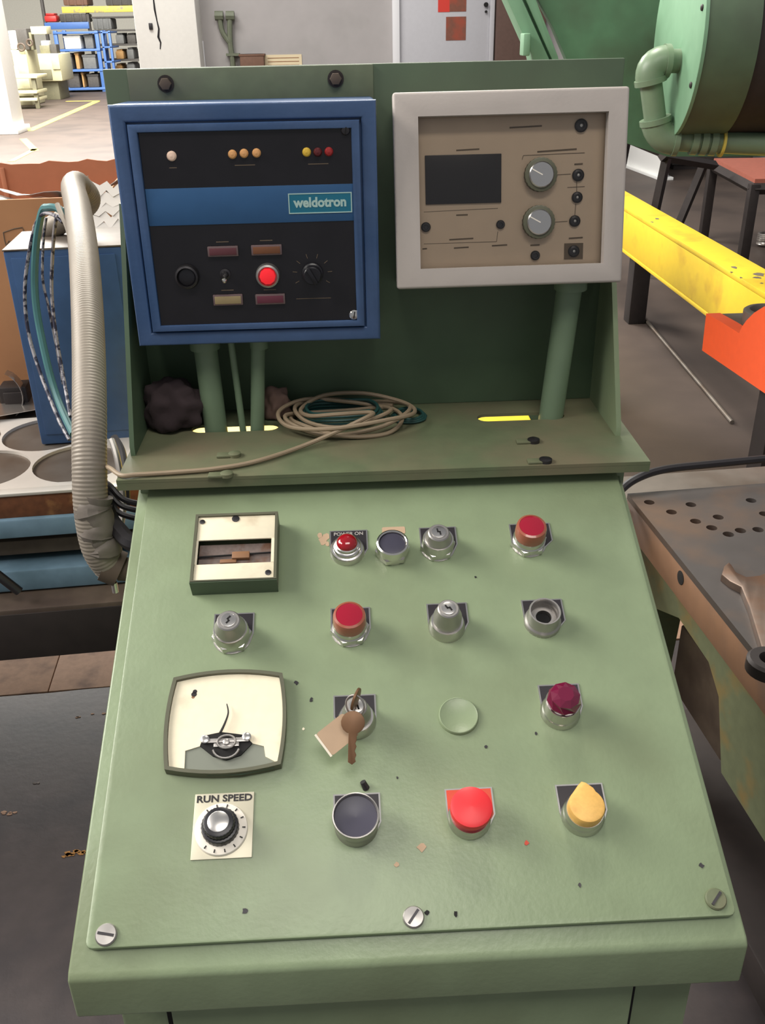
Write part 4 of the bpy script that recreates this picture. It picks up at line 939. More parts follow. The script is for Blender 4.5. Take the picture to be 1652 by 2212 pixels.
mb = MB(); mb.cyl(e0+Vector((.002, -.004, -.022)), e0+Vector((.002, -.004, -.036)), .004, n=10); obj('fitting_screw', mb, 'chrome', hose)
# second dark hose into the fitting, black wires to the desk, and pale wires over the junction box
def wire(name, pts, r, mt_, label, cat='cable', group=None, k=8):
    return tag(obj(name, MB().tube(spline(pts, k), r, 8), mt_), label, cat, group)
wire('rubber_hose', [P(214, 1060, .50), P(238, 1120, .49), P(262, 1152, .47), P(284, 1172, .455), Vector((lipx0+.004, .455, P(284, 1172, .455).z-.003))], .0105, 'cable_black', 'short black rubber hose bent beneath the taped conduit', 'hose')
GW = 'thin black wires entering the console side'
for a, b_, c_, lw in (((236, 1062), (262, 1092), (306, 1104), 'middle'), ((238, 1050), (266, 1078), (308, 1090), 'topmost'), ((240, 1080), (258, 1108), (304, 1122), 'lowest')):
    wire('black_wire', [P(222, 1040, .52), P(*a, .51), P(*b_, .50), P(*c_, .495)], .0036, 'cable_black', lw+' of three thin black wires from taped conduit into console side', 'wire', GW)
wire('steel_tube', [P(241, 950, .60), P(252, 985, .58), P(262, 1040, .56), P(266, 1090, .545), P(262, 1130, .53)], .0042, 'satin_metal', 'shiny thin steel tube behind the taped conduit', 'tube')
wire('black_wire', [P(246, 945, .64), P(262, 975, .62), P(270, 1030, .58), P(272, 1090, .55)], .0058, 'cable_black', 'thick black wire behind the shiny steel tube', 'wire')
yj = JF.at(0, 0, 0).y
wire('teal_tube', [P(140, 470, 1.02), P(128, 452, 1.03), P(106, 448, 1.04), P(90, 460, 1.05), P(77, 540, 1.06), P(76, 640, 1.06), P(92, 740, 1.04), P(120, 850, 1.00), P(158, 938, .92)], .0062, 'cable_teal', 'teal plastic tube looping in front of blue junction box', 'tube')
wire('braided_wire', [P(136, 480, 1.0), P(110, 462, 1.03), P(84, 470, 1.05), P(66, 530, 1.06), P(54, 620, 1.06), P(60, 710, 1.05), P(85, 800, 1.02), P(126, 905, .96), P(150, 950, .92)], .0030, 'braid', 'braided wire loop hanging widest over the junction box', 'wire')
wire('braided_wire', [P(150, 500, .97), P(132, 468, 1.0), P(120, 480, 1.02), P(113, 560, 1.05), P(112, 640, 1.05), P(122, 730, 1.03), P(138, 820, 1.0), P(152, 900, .94)], .0030, 'braid', 'braided wire loop hanging closest to the ribbed conduit', 'wire')
wire('braided_wire', [P(100, 470, 1.08), P(94, 520, 1.08), P(92, 600, 1.07), P(104, 660, 1.06), P(120, 740, 1.05), P(136, 830, 1.02)], .0022, 'braid', 'thin braided wire hanging behind the teal tube', 'wire')
wire('pale_wire', [P(124, 442, 1.02), P(132, 462, 1.0), P(146, 492, .97), P(158, 540, .93)], .0042, 'conduit_grey', 'short pale wire leaning against the ribbed conduit', 'wire')
# yellow machine rail seen through the shelf slots and beside the desk
q = az(290, 1085, .62)
yr = thing('yellow_rail', 'yellow painted machine rail close behind the control console', 'rail', (0, 1.2, 0))
obj('rail', MB().box(-.398, .30, .92, 1.22, .765, .86, .006), 'yellow_paint', yr)
for x in (-.3, .2): obj('leg', MB().box(x, x+.08, 1.05, 1.13, 0, .767, .004), 'yellow_paint', yr)

# ================================================================== PRESS BED ON THE RIGHT
BZ = .70
bo_ = az(1355, 1066, BZ)                            # rear left corner of the bolster
e_ = az(1640, 1420, BZ); BN = (bo_-e_); BN.z = 0; BN.normalize(); BD = Vector((BN.y, -BN.x, 0))
BOL = Frame((bo_.x, bo_.y, BZ), BD, BN)             # top of the plate, v = away from the camera
SIDE = Frame((bo_.x, bo_.y, 0), -BN, (0, 0, 1))     # its left flank, u runs towards the camera
pbz = SIDE.uv(1500, 1343)[1]                        # lower edge of the plate flank
pressbed = thing('press_bolster', 'thick drilled steel bolster plate beside the control console', 'steel plate', M=BOL.M(.4, -.6, pbz-BZ))
holes = []
for px, py in ((1402, 1085), (1450, 1106), (1492, 1090), (1502, 1126), (1551, 1117), (1537, 1140), (1573, 1154), (1599, 1146), (1622, 1081), (1651, 1110), (1637, 1144), (1690, 1120), (1700, 1085), (1640, 1283)):
    u, v = BOL.uv(px, py); holes.append(circ(.0098, 18, u, v))
mb = plate_holes([(0, -1.25), (.95, -1.25), (.95, 0), (0, 0)], holes, -.012, 0)
obj('bolster_top', mb, 'bolster_steel', pressbed, BOL.M())
mb = MB(); mb.box(.0, .95, -1.25, 0, pbz-BZ, -.0121, .002); bs = obj('bolster_side', mb, 'bolster_side', pressbed, BOL.M())
a = SIDE.uv(1470, 1248); obj('side_hole', MB().lathe([(.0125, -.001), (.0125, .0008), (.011, .0010), (0, .0009)], 18), 'hole_dark', bs, SIDE.M(a[0], a[1], 0))
pf = thing('lower_press', 'stained green lower press body beneath the drilled bolster plate', 'machine', M=BOL.M(.5, -.6, -BZ))
fx = .03
zc = SIDE.uv(1455, 1335)[1]
poly = []
S2 = Frame(SIDE.o+BD*fx, -BN, (0, 0, 1))
cut = [S2.uv(*p) for p in ((1420, 1325), (1466, 1335), (1530, 1430), (1552, 1505), (1560, 1560))]
top_ = pbz-.001
prof = [(-.02, top_), (-.02, .05), (cut[0][0]-.06, .05), (cut[0][0]-.02, cut[0][1])]+cut[1:4]+[(cut[3][0]+.05, cut[3][1]-.12), (1.2, cut[3][1]-.12), (1.2, top_)]
obj('side_web', MB().prism(prof[::-1], -.06, 0), 'press_frame', pf, S2.M())
obj('inner_web', MB().box(-.02, 1.2, .02, top_-.01, -.85, -.30), 'dark_brown', pf, S2.M())
q = [S2.uv(*p, -.02) for p in ((1425, 1340), (1530, 1430), (1452, 1430), (1555, 1508))]
mb = MB(); mb.box(q[0][0], q[1][0]+.02, q[2][1]-.12, q[2][1]+.03, -.22, -.065, .004); obj('bracket', mb, 'grime_brown', pf, S2.M())
obj('foot', MB().box(.1, .95, 0, .06, -.8, -.08, .004), 'dark_steel', pf, S2.M())
obj('foot_beam', MB().box(-.02, 1.2, .055, .13, -.30, -.03, .004), 'dark_brown', pf, S2.M())
# rear ledge plate behind the bolster
mb = MB(); mb.box(-.20, .42, .02, .16, -.012, 0, .002); mb.box(-.2, .42, .02, .04, -.20, -.012, .002); lz_ = -.09
led = thing('ledge_plate', 'pale steel ledge plate behind the drilled bolster', 'steel plate', M=BOL.M(.1, .1, -BZ))
obj('plate', MB().box(-.15, .48, .012, .155, -.052, -.04, .002), 'dirty_steel', led, BOL.M())
for x in (-.1, .38): obj('leg', MB().box(x, x+.05, .06, .11, -BZ, -.052, .003), 'dark_steel', led, BOL.M())
# open-end wrench lying on the plate
wp = [(1558, 1241), (1564, 1222), (1574, 1214), (1581, 1221), (1590, 1236), (1612, 1246), (1640, 1243), (1666, 1232), (1680, 1207), (1700, 1207), (1718, 1234), (1706, 1274), (1694, 1302), (1722, 1400), (1745, 1470), (1668, 1490), (1642, 1392), (1618, 1312), (1600, 1268), (1576, 1256)]
mb = MB(); mb.prism([BOL.uv(*p, .012) for p in wp], .0004, .013, .003); tag(obj('open_end_wrench', mb, 'wrench_steel', None, BOL.M()), 'big worn open-end wrench lying on the drilled bolster plate', 'wrench')
u, v = BOL.uv(1660, 1450, .012)
mb = MB(); mb.lathe([(.032, .0135), (.032, .030), (.028, .034), (.016, .034), (.014, .030), (.014, .0135)], 24, T(u, v, 0)); tag(obj('steel_collar', mb, 'dark_steel', None, BOL.M()), 'dark round steel collar set on the wrench handle', 'collar')
# black hose across the bed
hz = lambda x, y, z=.735: az(x, y, z)
wire('rubber_hose', [hz(1300, 1110, .70), hz(1345, 1055, .715), hz(1385, 1029, .73), hz(1440, 1013, .735), hz(1530, 1003, .735), hz(1652, 991, .735), hz(1760, 980, .735)], .0078, 'cable_black', 'long black rubber hose running behind the drilled bolster plate', 'hose')

# ================================================================== YELLOW BEAM, ORANGE BRACKET, ROD
yz = .60
A, B = az(1347, 423, yz), az(1652, 563, yz); a, b_ = az(1347, 446, yz), az(1652, 633, yz)
dv = (b_-a).normalized(); far = -1.0; near = 1.6
YF = Frame((a.x, a.y, 0), dv, (0, 0, 1))            # left flank of the beam
wd = abs((A-a).dot(Vector((-dv.y, dv.x, 0)))); wd = (wd+abs((B-b_).dot(Vector((-dv.y, dv.x, 0)))))/2
zl = (YF.uv(1346, 545)[1]+YF.uv(1530, 668)[1])/2
Lb = (b_-a).length
yb_ = thing('yellow_beam', 'long yellow painted steel beam with chipped top', 'beam', tuple(YF.at(Lb/2, 0, -wd/2)))
def ybox(u0, u1, z0, z1, h0, h1, nm, mt_, bev=.004):
    mb = MB(); mb.box(u0, u1, z0, z1, h0, h1, bev); return obj(nm, mb, mt_, yb_, YF.M())
ybox(far, Lb+near, yz-.022, yz, -wd, .0, 'top_flange', 'yellow_paint')
ybox(far, Lb+near, zl, yz-.022, -wd*.9, -.0005, 'web', 'yellow_paint', .004)
ybox(far, Lb+near, zl-.02, zl, -wd, -.0, 'bottom_flange', 'yellow_paint')
for u_ in (.1, Lb+1.0): ybox(u_, u_+.10, 0, zl-.019, -wd*.8, -.03, 'post', 'dark_steel')
TOPY = Frame((a.x, a.y, yz), dv, Vector((0, 0, 1)).cross(dv))
random.seed(4)
for px, py, s in ((1419, 473, 1.), (1408, 480, .6), (1585, 578, 1.), (1580, 588, .5), (1640, 592, 1.6), (1634, 600, 1.), (1600, 600, .6), (1645, 612, .5)):
    u, v = TOPY.uv(px, py); mb = MB()
    mb.prism([(u+.022*s*random.uniform(.5, 1.2)*math.cos(t), v+.014*s*random.uniform(.4, 1.3)*math.sin(t)) for t in [6.283*i/8 for i in range(8)]], .0, .0008); obj('paint_chip', mb, 'chip_grey', yb_, TOPY.M())
# orange bracket with a curved seat and a ring on it, in front of the beam
OF = Frame(YF.at(0, 0, .30), dv, (0, 0, 1))
op = [(1516, 757), (1525, 677), (1560, 697), (1596, 720), (1602, 706), (1612, 692), (1628, 676), (1650, 662), (1680, 660), (1790, 730), (1790, 945), (1652, 850)]
pts = [OF.uv(*p) for p in op]
ob = thing('orange_bracket', 'bright orange steel bracket with curved seat below the yellow beam', 'bracket', tuple(OF.at(pts[0][0]+.2, 0, -.1)))
mb = MB(); mb.prism(pts[::-1] if False else pts, -.05, 0); obj('bracket_plate', mb, 'orange_paint', ob, OF.M())
zs_ = min(pts[1][1], pts[3][1])-.002
mb = MB(); mb.box(pts[1][0], pts[3][0]+.03, zs_-.03, zs_, -.24, -.05, .003); obj('bracket_seat', mb, 'dirty_steel', ob, OF.M())
mb = MB(); mb.box(pts[3][0]+.1, pts[3][0]+.2, 0, pts[0][1]+.02, -.16, -.052, .003); obj('bracket_leg', mb, 'dark_steel', ob, OF.M())
c_ = OF.at((pts[1][0]+pts[3][0])/2+.02, zs_, -.15)
mb = MB(); rr = .085; mb.lathe([(rr, 0), (rr, .05), (rr*.92, .055), (rr*.78, .055), (rr*.74, .05), (rr*.74, .015), (rr*.3, .015), (rr*.3, 0)], 32); tag(obj('bearing_ring', mb, 'dirty_steel', None, T(c_.x, c_.y, zs_+.0005)), 'grey steel bearing ring resting on the orange bracket', 'ring')
# rod lying on the floor
p0 = az(1375, 668, .009); p1 = az(1581, 912, .009)
tag(obj('steel_rod', MB().tube([p0+(p0-p1)*.03+Vector((-.03, .02, 0)), p0, p1], .009, 10), 'dirty_steel'), 'thin steel rod lying loose on the floor near orange bracket', 'rod')
# stands behind the beam
def leg_to(parent, top_, bot, w_, mt_='dark_steel', nm='leg'):
    obj(nm, MB().cyl(top_, bot, w_, w_, 4), mt_, parent)
s0 = thing('trestle', 'dark splayed trestle leg frame under the green pipe', 'stand', tuple(az(1400, 600, 0)))
yA = az(1384, 598, 0).y
t1 = ay(1441, 335, yA); b1 = az(1384, 598, 0); leg_to(s0, t1, b1, .032)
yB = yA+.5; t2 = ay(1518, 360, yB); b2 = Vector((ay(1440, 520, yB).x, yB, 0)); leg_to(s0, t2, b2, .032)
obj('crossbar', MB().cyl(t1+Vector((-.05, -.05, .0)), t2+Vector((.1, .05, 0)), .03, .03, 4), 'dark_steel', s0)
leg_to(s0, t1+Vector((.0, .9, .0)), Vector((b1.x, b1.y+.9, 0)), .032); obj('crossbar', MB().cyl(t1, t1+Vector((0, .9, 0)), .028, .028, 4), 'dark_steel', s0)
Yn = 5.6; tn = ay(1630, 392, Yn); zt_ = tn.z
tl_ = az(1535, 350, zt_) if False else ay(1540, 356, Yn+1.0)
zt_ = (tn.z+tl_.z)/2
s1 = thing('work_stand', 'dark angle-iron work stand with reddish top', 'stand', (tn.x, tn.y, 0))
c1, c2 = Vector((tn.x, tn.y, zt_)), Vector((tl_.x, tl_.y, zt_)); d12 = (c1-c2); side_ = Vector((-d12.y, d12.x, 0)).normalized()*.7
for p in (c1, c2, c1+side_, c2+side_): obj('leg', MB().box(p.x-.03, p.x+.03, p.y-.03, p.y+.03, 0, zt_, .003), 'dark_steel', s1)
for p, q in ((c1, c2), (c1, c1+side_), (c2, c2+side_), (c1+side_, c2+side_)): obj('rail', MB().cyl(p-Vector((0, 0, .03)), q-Vector((0, 0, .03)), .035, .035, 4), 'dark_steel', s1)
mb = MB(); mb.prism([(p.x, p.y) for p in (c1, c1+side_, c2+side_, c2)], zt_, zt_+.03); obj('stand_top', mb, 'red_top', s1)
# white sheet panel far right and an added low box that darkens the wall foot
g0 = az(1345, 357, 0); g1 = az(1434, 390, 0); dd = (g1-g0).normalized(); WF = Frame(g0, dd, (0, 0, 1))
mb = MB(); mb.box(-.9, (g1-g0).length, .0, .95, -.04, 0, .004); o = thing('white_panel', 'bright white board leaning space behind the green pipe', 'panel', tuple(g0))
o['label'] = 'bright white board standing on floor behind the green pipe'; obj('board', mb, 'white_panel', o, WF.M()); obj('foot_rail', MB().box(-.9, (g1-g0).length, 0, .03, -.10, .05, .003), 'white_panel', o, WF.M())
q = ay(1452, 350, YB-.35); yc = YB-.35; lc = thing('dark_filler', 'added low dark box darkening the foot of the grey wall', 'cabinet', (q.x+.45, yc+.15, 0))
obj('cabinet_body', MB().box(q.x, q.x+.9, yc, yc+.3, .05, .70, .01), 'rack_dark', lc); obj('plinth', MB().box(q.x+.03, q.x+.87, yc+.03, yc+.27, 0, .05), 'dark_brown', lc)
for k in (0, 1): obj('door', MB().box(q.x+.03+k*.43, q.x+.44+k*.43, yc-.015, yc, .1, .66, .004), 'rack_dark', lc)
c_ = az(1652, 532, 0); mb = MB(); pts = [Vector((c_.x+.06*math.cos(t), c_.y+.06*math.sin(t), .012+.012*t/6.283)) for t in [i*.4 for i in range(110)]]
tag(obj('spring_coil', MB().tube(pts, .007, 6), 'scrap_steel'), 'shiny steel spring coil on floor beside the work stand', 'spring')

# ================================================================== GREEN PRESS WITH DISC AND PIPE
Yd = 2.65
dc = ay(1461, 80, Yd); RD = 208*(dc-EYE).dot(FWD)/F*.98
gm = thing('green_press', 'large green press with pale disc cover and pipe', 'machine', (1.1, 3.0, 0))
DX = Matrix(((0, 0, -1, 0), (1, 0, 0, 0), (0, -1, 0, 0), (0, 0, 0, 1)))
ang = math.radians(-4)
DM = T(dc.x, dc.y, dc.z) @ Matrix.Rotation(ang, 4, 'Z') @ Matrix(((0, 0, -1, 0), (-1, 0, 0, 0), (0, 1, 0, 0), (0, 0, 0, 1)))   # local z -> -x
mb = MB(); mb.lathe([(RD, -.012), (RD, -.002), (RD-.004, 0), (0, 0)], 64); dsk = obj('disc_cover', mb, 'green_disc', gm, DM)
for k in range(8):
    t = 6.283*k/8+.3; obj('disc_screw', MB().lathe([(.009, 0), (.009, .003), (.006, .005), (0, .005)], 10, T(RD*.9*math.cos(t), RD*.9*math.sin(t), 0)), 'dark_steel', dsk, DM)
mb = MB(); mb.lathe([(RD*.99, -.16), (RD*.99, -.012)], 64); obj('drum', mb, 'green_dark', gm, DM)
mb = MB(); mb.lathe([(RD*.97, -.62), (RD*.97, -.162)], 64); obj('drum_rear', mb, 'dark_brown', gm, DM)
# back plate of the press with its sloped flange
GY = 3.15
GPF = Frame((0, GY, 0), (1, 0, 0), (0, 0, 1))
pp = [GPF.uv(*p) for p in ((1130, -60), (1195, 60), (1260, 215), (1330, 302), (1440, 338), (1850, 338), (1850, -60))]
mb = MB(); mb.prism(pp[::-1], -.05, 0); obj('press_plate', mb, 'green_plate', gm, GPF.M())
def strip(P4, h0, h1, mt_, nm): obj(nm, MB().prism([GPF.uv(*p, h1) for p in P4], h0, h1, .002), mt_, gm, GPF.M())
strip(((1078, -40), (1110, -40), (1186, 128), (1206, 220), (1170, 220), (1148, 118)), -.08, .04, 'green_disc', 'flange')
strip(((1118, -40), (1142, -40), (1205, 122), (1222, 200), (1208, 200), (1192, 128)), -.05, .03, 'green_disc', 'flange')
q = ay(1126, 85, GY); mb = MB(); mb.box(q.x-.010, q.x+.014, GY-.10, GY-.03, q.z-.05, q.z+.02, .004); obj('bracket', mb, 'green_disc', gm)
# column that carries the press, and the dark drive housing on the right
zlow = GPF.uv(1440, 338)[1]
x0 = ay(1130, 500, GY).x; x1 = ay(1290, 500, GY).x
mb = MB(); mb.box(x0, x1, GY, GY+.5, 0, zlow+.25, .01); obj('column', mb, 'green_dark', gm)
mb = MB(); q0 = ay(1600, 330, 2.9); mb.box(q0.x+.08, q0.x+.9, 2.45, 3.1, q0.z+.03, 2.4, .02); obj('drive_housing', mb, 'dark_brown', gm)
q = ay(1632, 18, 2.42); mb = MB(); mb.lathe([(.05, 0), (.05, .03), (.03, .04), (0, .04)], 20, Frame((q.x+.03, 2.45, q.z), (1, 0, 0), (0, 0, 1)).M()); obj('hub_cap', mb, 'cable_teal', gm)
# painted pipe with elbows
pr_ = .0370
k0 = ay(1452, 132, Yd-.06); k1 = ay(1398, 150, Yd-.06); k2 = ay(1420, 300, Yd-.06); k3 = ay(1660, 312, Yd-.10)
k1.z = k0.z; k1.y = k0.y; 
pz = thing('pipe_run', 'green painted pipe with two elbows in front of the disc cover', 'pipe', tuple(k2))
def corner(a, c, b, r, n=8):
    u1 = (a-c).normalized(); u2 = (b-c).normalized(); p = c+u1*r; q = c+u2*r
    return [((1-t)**2)*p+2*t*(1-t)*c+(t*t)*q for t in [i/n for i in range(n+1)]]
el1 = corner(k0, k1, k2, .055); el2 = corner(k1, k2, k3, .055)
obj('elbow', MB().tube(el1, pr_*1.22, 16), 'green_pipe', pz); obj('elbow', MB().tube(el2, pr_*1.22, 16), 'green_pipe', pz)
for a, b_ in ((el1[0], k0+Vector((.06, .0, 0))), (el1[-1], el2[0]), (el2[-1], k3+(k3-k2).normalized()*.4)): obj('pipe_length', MB().cyl(a, b_, pr_*.92, n=18), 'green_pipe', pz)
def collar(p, d, w_=.016, r=1.32, mt_='green_pipe', nm='collar'): d = d.normalized(); obj(nm, MB().cyl(p-d*w_/2, p+d*w_/2, pr_*r, n=18), mt_, pz)
collar(el1[0], k0-k1); collar(el1[-1], k2-k1); collar(el2[0], k2-k1); collar(el2[-1], k3-k2)
for f_ in (.2, .3, .4): collar(el2[-1].lerp(k3, f_), k3-k2, .02, 1.15)
collar(el2[-1].lerp(k3, .5), k3-k2, .008, 1.2, 'floor_line', 'brass_band')

# ================================================================== FAR LEFT OF THE HALL
def fbox(parent, r, Y, dpt, mt_, nm, bev=.01):
    x0, x1, z0, z1 = wr(*r, Y); mb = MB(); mb.box(x0, x1, Y, Y+dpt, max(z0, 0), z1, bev); return obj(nm, mb, mt_, parent)
YR = az(180, 199, 0).y
rk = thing('storage_rack', 'blue steel storage rack with three open shelves', 'rack', (ay(172, 190, YR).x, YR+.5, 0))
for x in (124, 212): fbox(rk, (x, 199, x+8, 66), YR, .10, 'rack_blue', 'upright'); xa_, xb_, _z, zt2 = wr(x, 199, x+8, 66, YR); obj('upright', MB().box(xa_, xb_, YR+.9, YR+1.0, 0, zt2, .01), 'rack_blue', rk)
for y in (68, 106, 150, 190):
    _a, _b, z0, z1 = wr(124, y+5, 220, y, YR); x0, x1, _z, _t = wr(124, 199, 220, 66, YR); mb = MB(); mb.box(x0, x1, YR-.02, YR+1.0, z0, z1, .01); obj('shelf', mb, 'rack_blue', rk)
rk2 = thing('storage_rack', 'narrow blue rack bay standing beside the dark pallet rack', 'rack', (ay(236, 190, YR+.5).x, YR+.6, 0))
for x in (225, 241): fbox(rk2, (x, 197, x+5, 66), YR+.02, .10, 'rack_blue', 'upright')
for y in (68, 100, 132, 164):
    _a, _b, z0, z1 = wr(225, y+4, 246, y, YR+.02); x0, x1, _z, _t = wr(225, 197, 246, 66, YR+.02)
    obj('shelf', MB().box(x0, x1, YR+.02, YR+.92, z0, z1, .01), 'rack_blue', rk2)
GB = 'goods on the storage rack'
for r, mt_, nm, lb in (((142, 68+37, 181, 76), 'carton_white', 'storage_bin', 'white carton on the upper shelf of the blue rack'), ((186, 105, 208, 74), 'carton_grey', 'storage_bin', 'grey bin beside white carton on the blue rack'),
                       ((160, 149, 172, 113), 'carton_tan', 'storage_bin', 'tall tan carton on the middle shelf of the blue rack'), ((136, 149, 157, 116), 'rack_dark', 'storage_bin', 'dark crate left of tan carton on the blue rack'), ((176, 149, 208, 118), 'carton_grey', 'storage_bin', 'wide grey crate right of tan carton on the blue rack'),
                       ((138, 189, 166, 158), 'rack_dark', 'storage_bin', 'dark crate on the lower shelf of the blue rack'), ((168, 189, 176, 156), 'carton_tan', 'storage_bin', 'narrow tan carton on the lower shelf of the blue rack'), ((180, 189, 208, 160), 'rack_dark', 'storage_bin', 'dark crate beside narrow tan carton on the blue rack')):
    _a, _b, z0, z1 = wr(*r, YR+.1); x0, x1, _z, _t = wr(r[0]+3, 199, r[2]-1, 66, YR+.1); yy = min((68, 106, 150, 190), key=lambda t: abs(t-r[1]-1)); z0 = ay(170, yy, YR).z
    mb = MB(); mb.box(x0, x1, YR+.1, YR+.8, z0+.002, z1, .02); mb.box(x0-.01, x1+.01, YR+.09, YR+.81, z1-.06, z1, .01); tag(obj(nm, mb, mt_), lb, 'crate', GB)
YP2 = YR+1.6
pr2 = thing('pallet_rack', 'dark tall pallet rack with yellow and violet beams', 'rack', (ay(200, 190, YP2).x, YP2+.5, 0))
for x in (96, 190, 300): fbox(pr2, (x, 188, x+6, -60), YP2, .12, 'rack_dark', 'upright')
fbox(pr2, (133, 27, 300, 13), YP2-.05, .12, 'floor_line', 'beam'); fbox(pr2, (96, 63, 192, 48), YP2-.05, .12, 'rack_blue', 'beam')
for y in (35, 64, 95, 128, 160): fbox(pr2, (196, y+4, 302, y), YP2, 1.0, 'rack_dark', 'beam')
random.seed(11)
kk = 0
words = ['round-edged', 'tall', 'squat', 'wide', 'narrow', 'stubby', 'deep', 'low']
for y in (95, 128, 160):
    for x in (250, 274):
        h_ = random.uniform(16, 25); x0, x1, z0, z1 = wr(x, y, x+random.uniform(14, 20), y-h_, YP2+.1)
        mb = MB(); mb.box(x0, x1, YP2+.1, YP2+.9, z0+.002, z1, .03); mb.box(x0+.03, x1-.03, YP2+.15, YP2+.85, z1, z1+.04, .01)
        tag(obj('stock_crate', mb, random.choice(['rack_dark', 'carton_grey', 'carton_tan'])), 'stock crate on the dark pallet rack behind the blue rack', 'crate', 'crates on the pallet rack'); kk += 1
x0, x1, z0, z1 = wr(95, 48, 122, 33, YP2-.02); mb = MB(); mb.box(x0, x1, YP2-.02, YP2+.4, z0, z1, .05); mb.box(x0+.05, x1-.05, YP2+.0, YP2+.38, z1, z1+.05, .02); tag(obj('storage_bin', mb, 'bin_red'), 'red bin on the violet beam of the pallet rack', 'bin')
# beige machine tools
YM = az(100, 216, 0).y
m2 = thing('milling_machine', 'beige machine tool standing before the blue storage rack', 'machine', (ay(100, 210, YM).x, YM+.5, 0))
fbox(m2, (84, 217, 128, 176), YM, .9, 'beige_dark', 'base'); fbox(m2, (78, 176, 131, 116), YM-.1, 1.1, 'beige_machine', 'cabinet', .03)
fbox(m2, (88, 172, 112, 150), YM-.13, .03, 'beige_dark', 'opening'); fbox(m2, (112, 150, 128, 118), YM-.13, .03, 'beige_machine', 'control_panel'); fbox(m2, (86, 117, 108, 98), YM+.2, .5, 'beige_dark', 'spindle_head')
fbox(m2, (66, 132, 73, 120), YM-.15, .1, 'lamp_yellow', 'lamp')
YM1 = az(60, 236, 0).y
m1 = thing('grinding_machine', 'pale machine tool with dark head behind the low bench', 'machine', (ay(45, 230, YM1+1.2).x, YM1+1.4, 0))
fbox(m1, (14, 250, 64, 108), YM1+1.0, 1.0, 'beige_machine', 'cabinet', .03); fbox(m1, (32, 108, 60, 62), YM1+1.2, .5, 'rack_dark', 'head'); fbox(m1, (66, 74, 100, 57), YM1+1.2, .4, 'beige_machine', 'arm'); fbox(m1, (20, 106, 34, 66), YM1+1.1, .3, 'carton_white', 'guard')
fbox(m1, (64, 108, 70, 70), YM1+1.3, .2, 'beige_dark', 'arm_post')
bn = thing('work_bench', 'low beige bench with two shelves before the pale machine', 'bench', (ay(45, 230, YM1).x, YM1+.4, 0))
x0, x1, _, zt1 = wr(10, 170, 82, 163, YM1)
for y in (163, 196, 212): fbox(bn, (10, y+7, 80, y), YM1, .8, 'beige_machine', 'shelf')
for x in (10, 72): fbox(bn, (x, 238, x+9, 168), YM1+.05, .08, 'beige_dark', 'leg'); fbox(bn, (x, 236, x+9, 168), YM1+.65, .08, 'beige_dark', 'leg')
fbox(m1, (16, 142, 27, 112), YM1+.97, .03, 'beige_dark', 'panel'); fbox(m1, (38, 160, 60, 118), YM1+.97, .03, 'beige_machine', 'door')
for px_, py_, r_ in ((64, 92, .06), (46, 102, .07)):
    c_ = ay(px_, py_, YM1+.95); obj('handwheel', MB().tube([(c_.x+r_*math.cos(t), c_.y, c_.z+r_*math.sin(t)) for t in [6.283*i/16 for i in range(17)]], .022, 6), 'grime_brown', m1)
c_ = ay(70, 127, YM-.16); obj('handwheel', MB().tube([(c_.x+.08*math.cos(t), c_.y, c_.z+.08*math.sin(t)) for t in [6.283*i/16 for i in range(17)]], .02, 6), 'beige_dark', m2)
fbox(m2, (90, 115, 104, 88), YM+.3, .3, 'carton_white', 'motor'); fbox(m2, (108, 116, 122, 96), YM+.1, .3, 'rack_dark', 'motor')
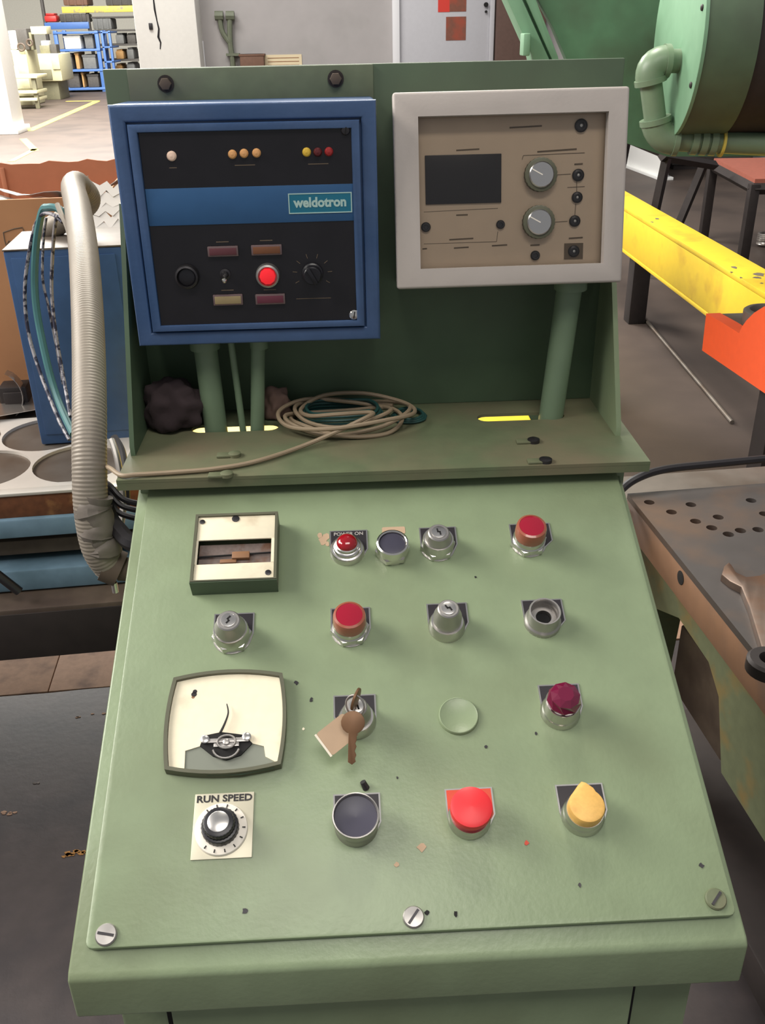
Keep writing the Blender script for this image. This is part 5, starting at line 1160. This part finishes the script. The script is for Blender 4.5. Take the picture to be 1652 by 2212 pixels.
# loads on the upper beams of the pallet rack
for r, mt_, lb in (((134, 12, 186, -30), 'crate_brown', 'brown wooden crate on the yellow beam of the pallet rack'), ((226, 12, 290, -30), 'rack_dark', 'dark bulky load on the yellow beam of the pallet rack'), ((200, 64, 240, 40), 'carton_grey', 'grey long box under the yellow beam of the pallet rack'), ((128, 48, 186, 30), 'rack_dark', 'flat dark load beside the red bin on the pallet rack')):
    x0, x1, z0, z1 = wr(*r, YP2-.04); mb = MB(); mb.box(x0, x1, YP2-.02, YP2+.7, z0+.003, z1, .03)
    for t in (.2, .5, .8): mb.box(x0+(x1-x0)*t-.03, x0+(x1-x0)*t+.03, YP2-.045, YP2-.02, z0+.003, z1, .004)
    tag(obj('pallet_load', mb, mt_), lb, 'crate')
# wall items on the grey wall
vp = thing('valve_pipe', 'forked grey-green pipe with two valves on the grey wall', 'pipe', tuple(ay(500, 140, YB-.06)))
w_ = lambda x, y: ay(x, y, YB-.06)
obj('pipe', MB().tube(spline([w_(503, 190), w_(503, 140), w_(497, 90), w_(496, 34)], 5), .028, 8), 'old_pipe', vp); obj('pipe', MB().tube(spline([w_(496, 92), w_(480, 68), w_(474, 34)], 5), .026, 8), 'old_pipe', vp)
for x in (473, 497): obj('valve', MB().cyl(w_(x-9, 34), w_(x+9, 34), .045, n=8), 'old_pipe', vp)
obj('clamp', MB().box(w_(503, 118).x-.07, w_(503, 118).x+.07, YB-.09, YB, w_(503, 118).z-.012, w_(503, 118).z+.012), 'old_pipe', vp)
x0, x1, z0, z1 = wr(518, 146, 570, 117, YB-.16); mb = MB(); mb.box(x0, x1, YB-.16, YB, z0-.1, z1, .01); mb.box(x0-.01, x1+.01, YB-.165, YB, z1-.02, z1, .004); tag(obj('wall_box', mb, 'crate_brown'), 'brown box fixed on the grey wall beside paper notice', 'box')
x0, x1, z0, z1 = wr(572, 148, 652, 118, YB-.01); nt_ = thing('paper_notice', 'cream paper notice with printed lines on the grey wall', 'notice', ((x0+x1)/2, YB-.006, z0-.1))
obj('sheet', MB().box(x0, x1, YB-.008, YB-.001, z0-.1, z1), 'paper_sign', nt_)
for k in range(3): obj('printed_line', MB().box(x0+.03, x1-.03, YB-.0095, YB-.008, z1-.035-k*.035, z1-.028-k*.035), 'rust_wood', nt_)
